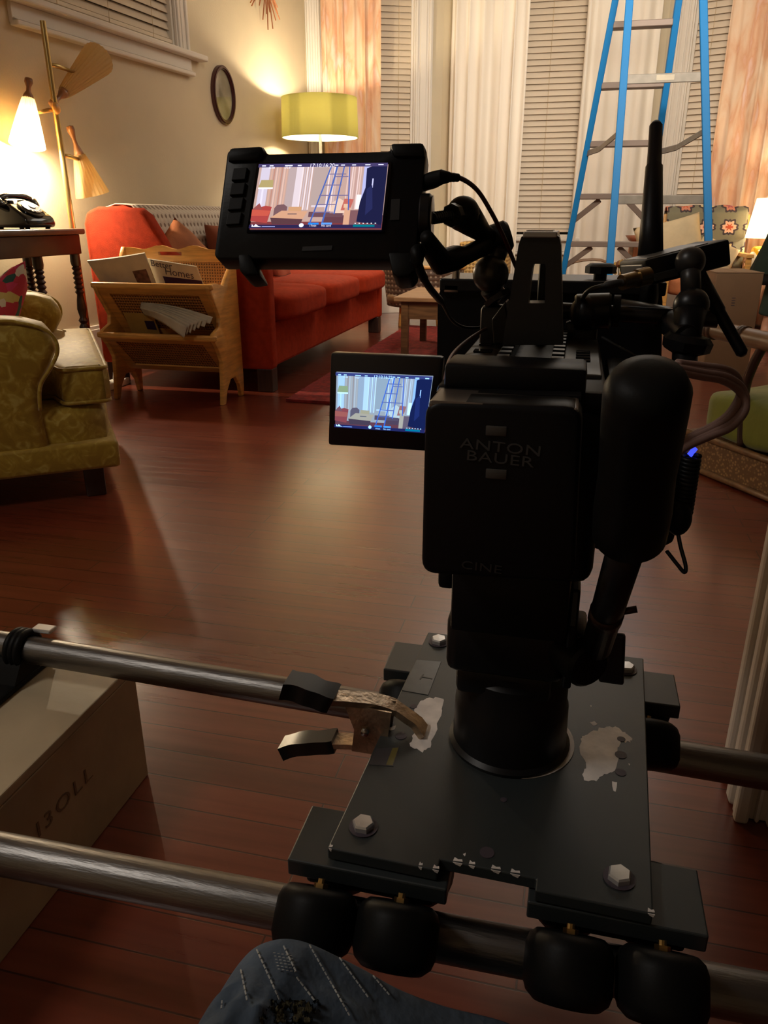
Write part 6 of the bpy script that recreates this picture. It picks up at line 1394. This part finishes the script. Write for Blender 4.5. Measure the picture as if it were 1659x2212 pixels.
T1, T2 = at(1491, 565, d=.705), at(1493, 660, d=.70)
root = arm_thing('black articulating arm carrying the tilted transmitter box', 'arm', tuple(at(1480, 800, d=.68)), 'articulating arms')
bm = B(); sphere(bm, T1, .0135, None, 22); cyl(bm, T1, T1.lerp(T2, .75), .0088, n=20); obj('upper_arm', bm, mat('dark_grey_arm', (.035, .033, .032), .38, metal=.3), root, True, True)
bm = B(); sphere(bm, T2, .0160, None, 24); obj('ball_joint', bm, M['blackmetal'], root, True, True)
T3 = at(1480, 755, d=.69)
bm = B(); tube(bm, [T2, T2.lerp(T3, .5), T3], [.015, .0125, .012], 18); obj('lower_arm', bm, M['black'], root, True, True)
bm = B(); lathe(bm, [(0, -.004), (.012, -.004), (.0215, .0), (.0225, .008), (.018, .013), (.0, .013)], Matrix.Translation(T3) @ Matrix.Rotation(R(8), 4, 'Y'), 7); obj('star_knob', bm, M['rubber'], root, True, True, angle=40)
bm = B(); cyl(bm, T3, at(1478, 800, d=.68), .011, n=16); cyl(bm, at(1445, 688, d=.75), at(1340, 668, d=.80), .011, n=18); cyl(bm, at(1440, 690, d=.745), T3 + Vector((0, 0, .01)), .012, n=16); obj('rod_clamp', bm, M['blackmetal'], root, True, True, angle=40)
bm = B(); q = at(1402, 640, d=.80); sphere(bm, q, .016, None, 18, 0, (.6, 1, 1.4)); obj('side_knob', bm, M['rubber'], root, True, True)

# ================================================================== SIDE UNIT, CABLES
root = thing('camera_side_unit', 'dark electronics box hanging on the right side of the camera behind the pan grip', 'electronics box', (0.065, .70, .57))
bm = B(); span(bm, (0.031, .60, .565), (.062, .74, .70), .004); prism(bm, [(p.x, p.z) for p in [at(1240, 1150, y=.66), at(1300, 1130, y=.66), at(1385, 1180, y=.66), at(1400, 1198, y=.66), at(1455, 1175, y=.66), at(1470, 1110, y=.66), at(1445, 1040, y=.66), at(1300, 900, y=.66)]], (0, .66, 0), (1, 0, 0), (0, 0, 1), (0, .05, 0), bev=.004); obj('case', bm, M['black'], root, True, True, angle=40)
bm = B(); q = at(1466, 1118, d=.60); sphere(bm, q, .0125, None, 20, 0, (.8, 1, 1.15)); obj('round_plug', bm, M['rubber'], root, True, True)
def cable(name, pts, r, m_, label, n=8, group=None, smooth=True):
    bm = B(); P_ = curve(pts, n); tube(bm, P_, r, 10)
    zb = min(P_, key=lambda p: p.z); return single(name, bm, m_, label, 'cable', tuple(zb), group, smooth)
root = thing('cable_loop', 'bundle of pinkish brown cables looping out to the right over the green cushion', 'cable', tuple(at(1560, 930, d=.60)))
for k in range(4):
    o = Vector((.0022 * (k % 2), .003 * k, .0030 * k)); w = 4 * k
    bm = B(); tube(bm, curve([at(1455, 800 + 5 * k, d=.57) + o, at(1510, 812 + 3 * k, d=.58) + o, at(1562, 822 + 2 * k, d=.59) + o, at(1600 - w, 848, d=.60) + o, at(1610 - w * 1.5, 884, d=.60) + o, at(1580 - w, 922 + w * .2, d=.60) + o, at(1535, 942 + w * .6, d=.60) + o, at(1490, 962 + w * .8, d=.60) + o, at(1455, 985 + w, d=.60) + o], 7), .0032, 10); obj('cable_strand', bm, M['cable'], root, True, True)
hel = []; qa, qb = at(1492, 985, d=.60), at(1472, 1112, d=.60); ax = (qb - qa)
for k in range(15 * 12):
    t = k / (15 * 12 - 1); a = k * 2 * PI / 12; hel.append(qa + ax * t + Vector((math.cos(a) * .0066, math.sin(a) * .0066, 0)))
bm = B(); tube(bm, hel, .0021, 7); single('coiled_cable', bm, M['black'], 'black coiled cable hanging right of the pan grip', 'cable', tuple(qb), None, True)
cable('cable_tail', [at(1462, 1138, d=.60), at(1470, 1180, d=.60), at(1481, 1222, d=.60), at(1478, 1236, d=.60), at(1462, 1218, d=.60), at(1440, 1190, d=.60)], .0016, mat('dark_blue_cord', (.01, .012, .04), .3), 'thin dark cord loop hanging below the coiled cable')
root = thing('monitor_power_cable', 'dark red power cable curving from the field monitor plug to the camera handle', 'cable', tuple(at(1110, 565, d=.70)))
pA_, pB_, pC_ = m3(912, 378, -.012), at(955, 382, d=.60), at(992, 384, d=.61)
bm = B(); tube(bm, [pA_, pA_.lerp(pB_, .5), pB_.lerp(pC_, .0), pB_.lerp(pC_, .35)], [.0062, .0066, .0056, .0042], 12); 
for t in (.45, .65, .85): q = pB_.lerp(pC_, t); lathe(bm, [(.002, -.0012), (.0042 - .0012 * t, -.0012), (.0042 - .0012 * t, .0012), (.002, .0012)], Matrix.Translation(q) @ frame_z(pC_ - pB_), 12)
obj('plug', bm, M['rubber'], root, True, True, angle=40)
bm = B(); tube(bm, curve([pB_, pC_, at(1030, 410, d=.63), at(1062, 460, d=.65), at(1088, 512, d=.67), at(1108, 560, d=.69), at(1118, 585, d=.71)], 8), .0019, 10); obj('cord', bm, M['redcable'], root, True, True)
root = thing('monitor_signal_cable', 'black cable dropping from the lower corner of the field monitor to the camera', 'cable', tuple(at(1000, 705, d=.72)))
v0 = m3(902, 520, -.018)
bm = B(); tube(bm, [v0, at(903, 545, d=.59), at(900, 563, d=.592), at(904, 574, d=.595)], [.0058, .0062, .0056, .0035], 12); obj('plug', bm, M['rubber'], root, True, True)
bm = B(); tube(bm, curve([at(902, 566, d=.593), at(910, 590, d=.60), at(928, 622, d=.62), at(955, 655, d=.66), at(975, 690, d=.70), at(1000, 706, d=.72), at(1032, 708, d=.73), at(1056, 700, d=.73)], 8), [.0036] * 12 + [.0030] * 12 + [.0014] * 33, 10); obj('cord', bm, M['black'], root, True, True)
cable('thin_side_cable', [at(1058, 705, d=.72), at(1010, 735, d=.68), at(975, 770, d=.64), at(962, 815, d=.60), at(958, 850, d=.585)], .0016, M['cable'], 'thin brown cable arching over the left edge of the camera top')
cable('thin_side_cable', [at(1300, 728, d=.74), at(1335, 748, d=.72), at(1370, 768, d=.70), at(1395, 790, d=.66)], .0014, M['letter'], 'thin grey cable running from the lens motor to the pan grip')

a, b = at(1489, 984, d=.604), at(1502, 968, d=.604)
bm = B(); cyl(bm, a, b, .0022, n=12); o = obj('blue_indicator', bm, emis('blue_led', (.06, .09, 1.0), 1.2), bpy.data.objects['camera_side_unit'], True, label='small glowing blue indicator')
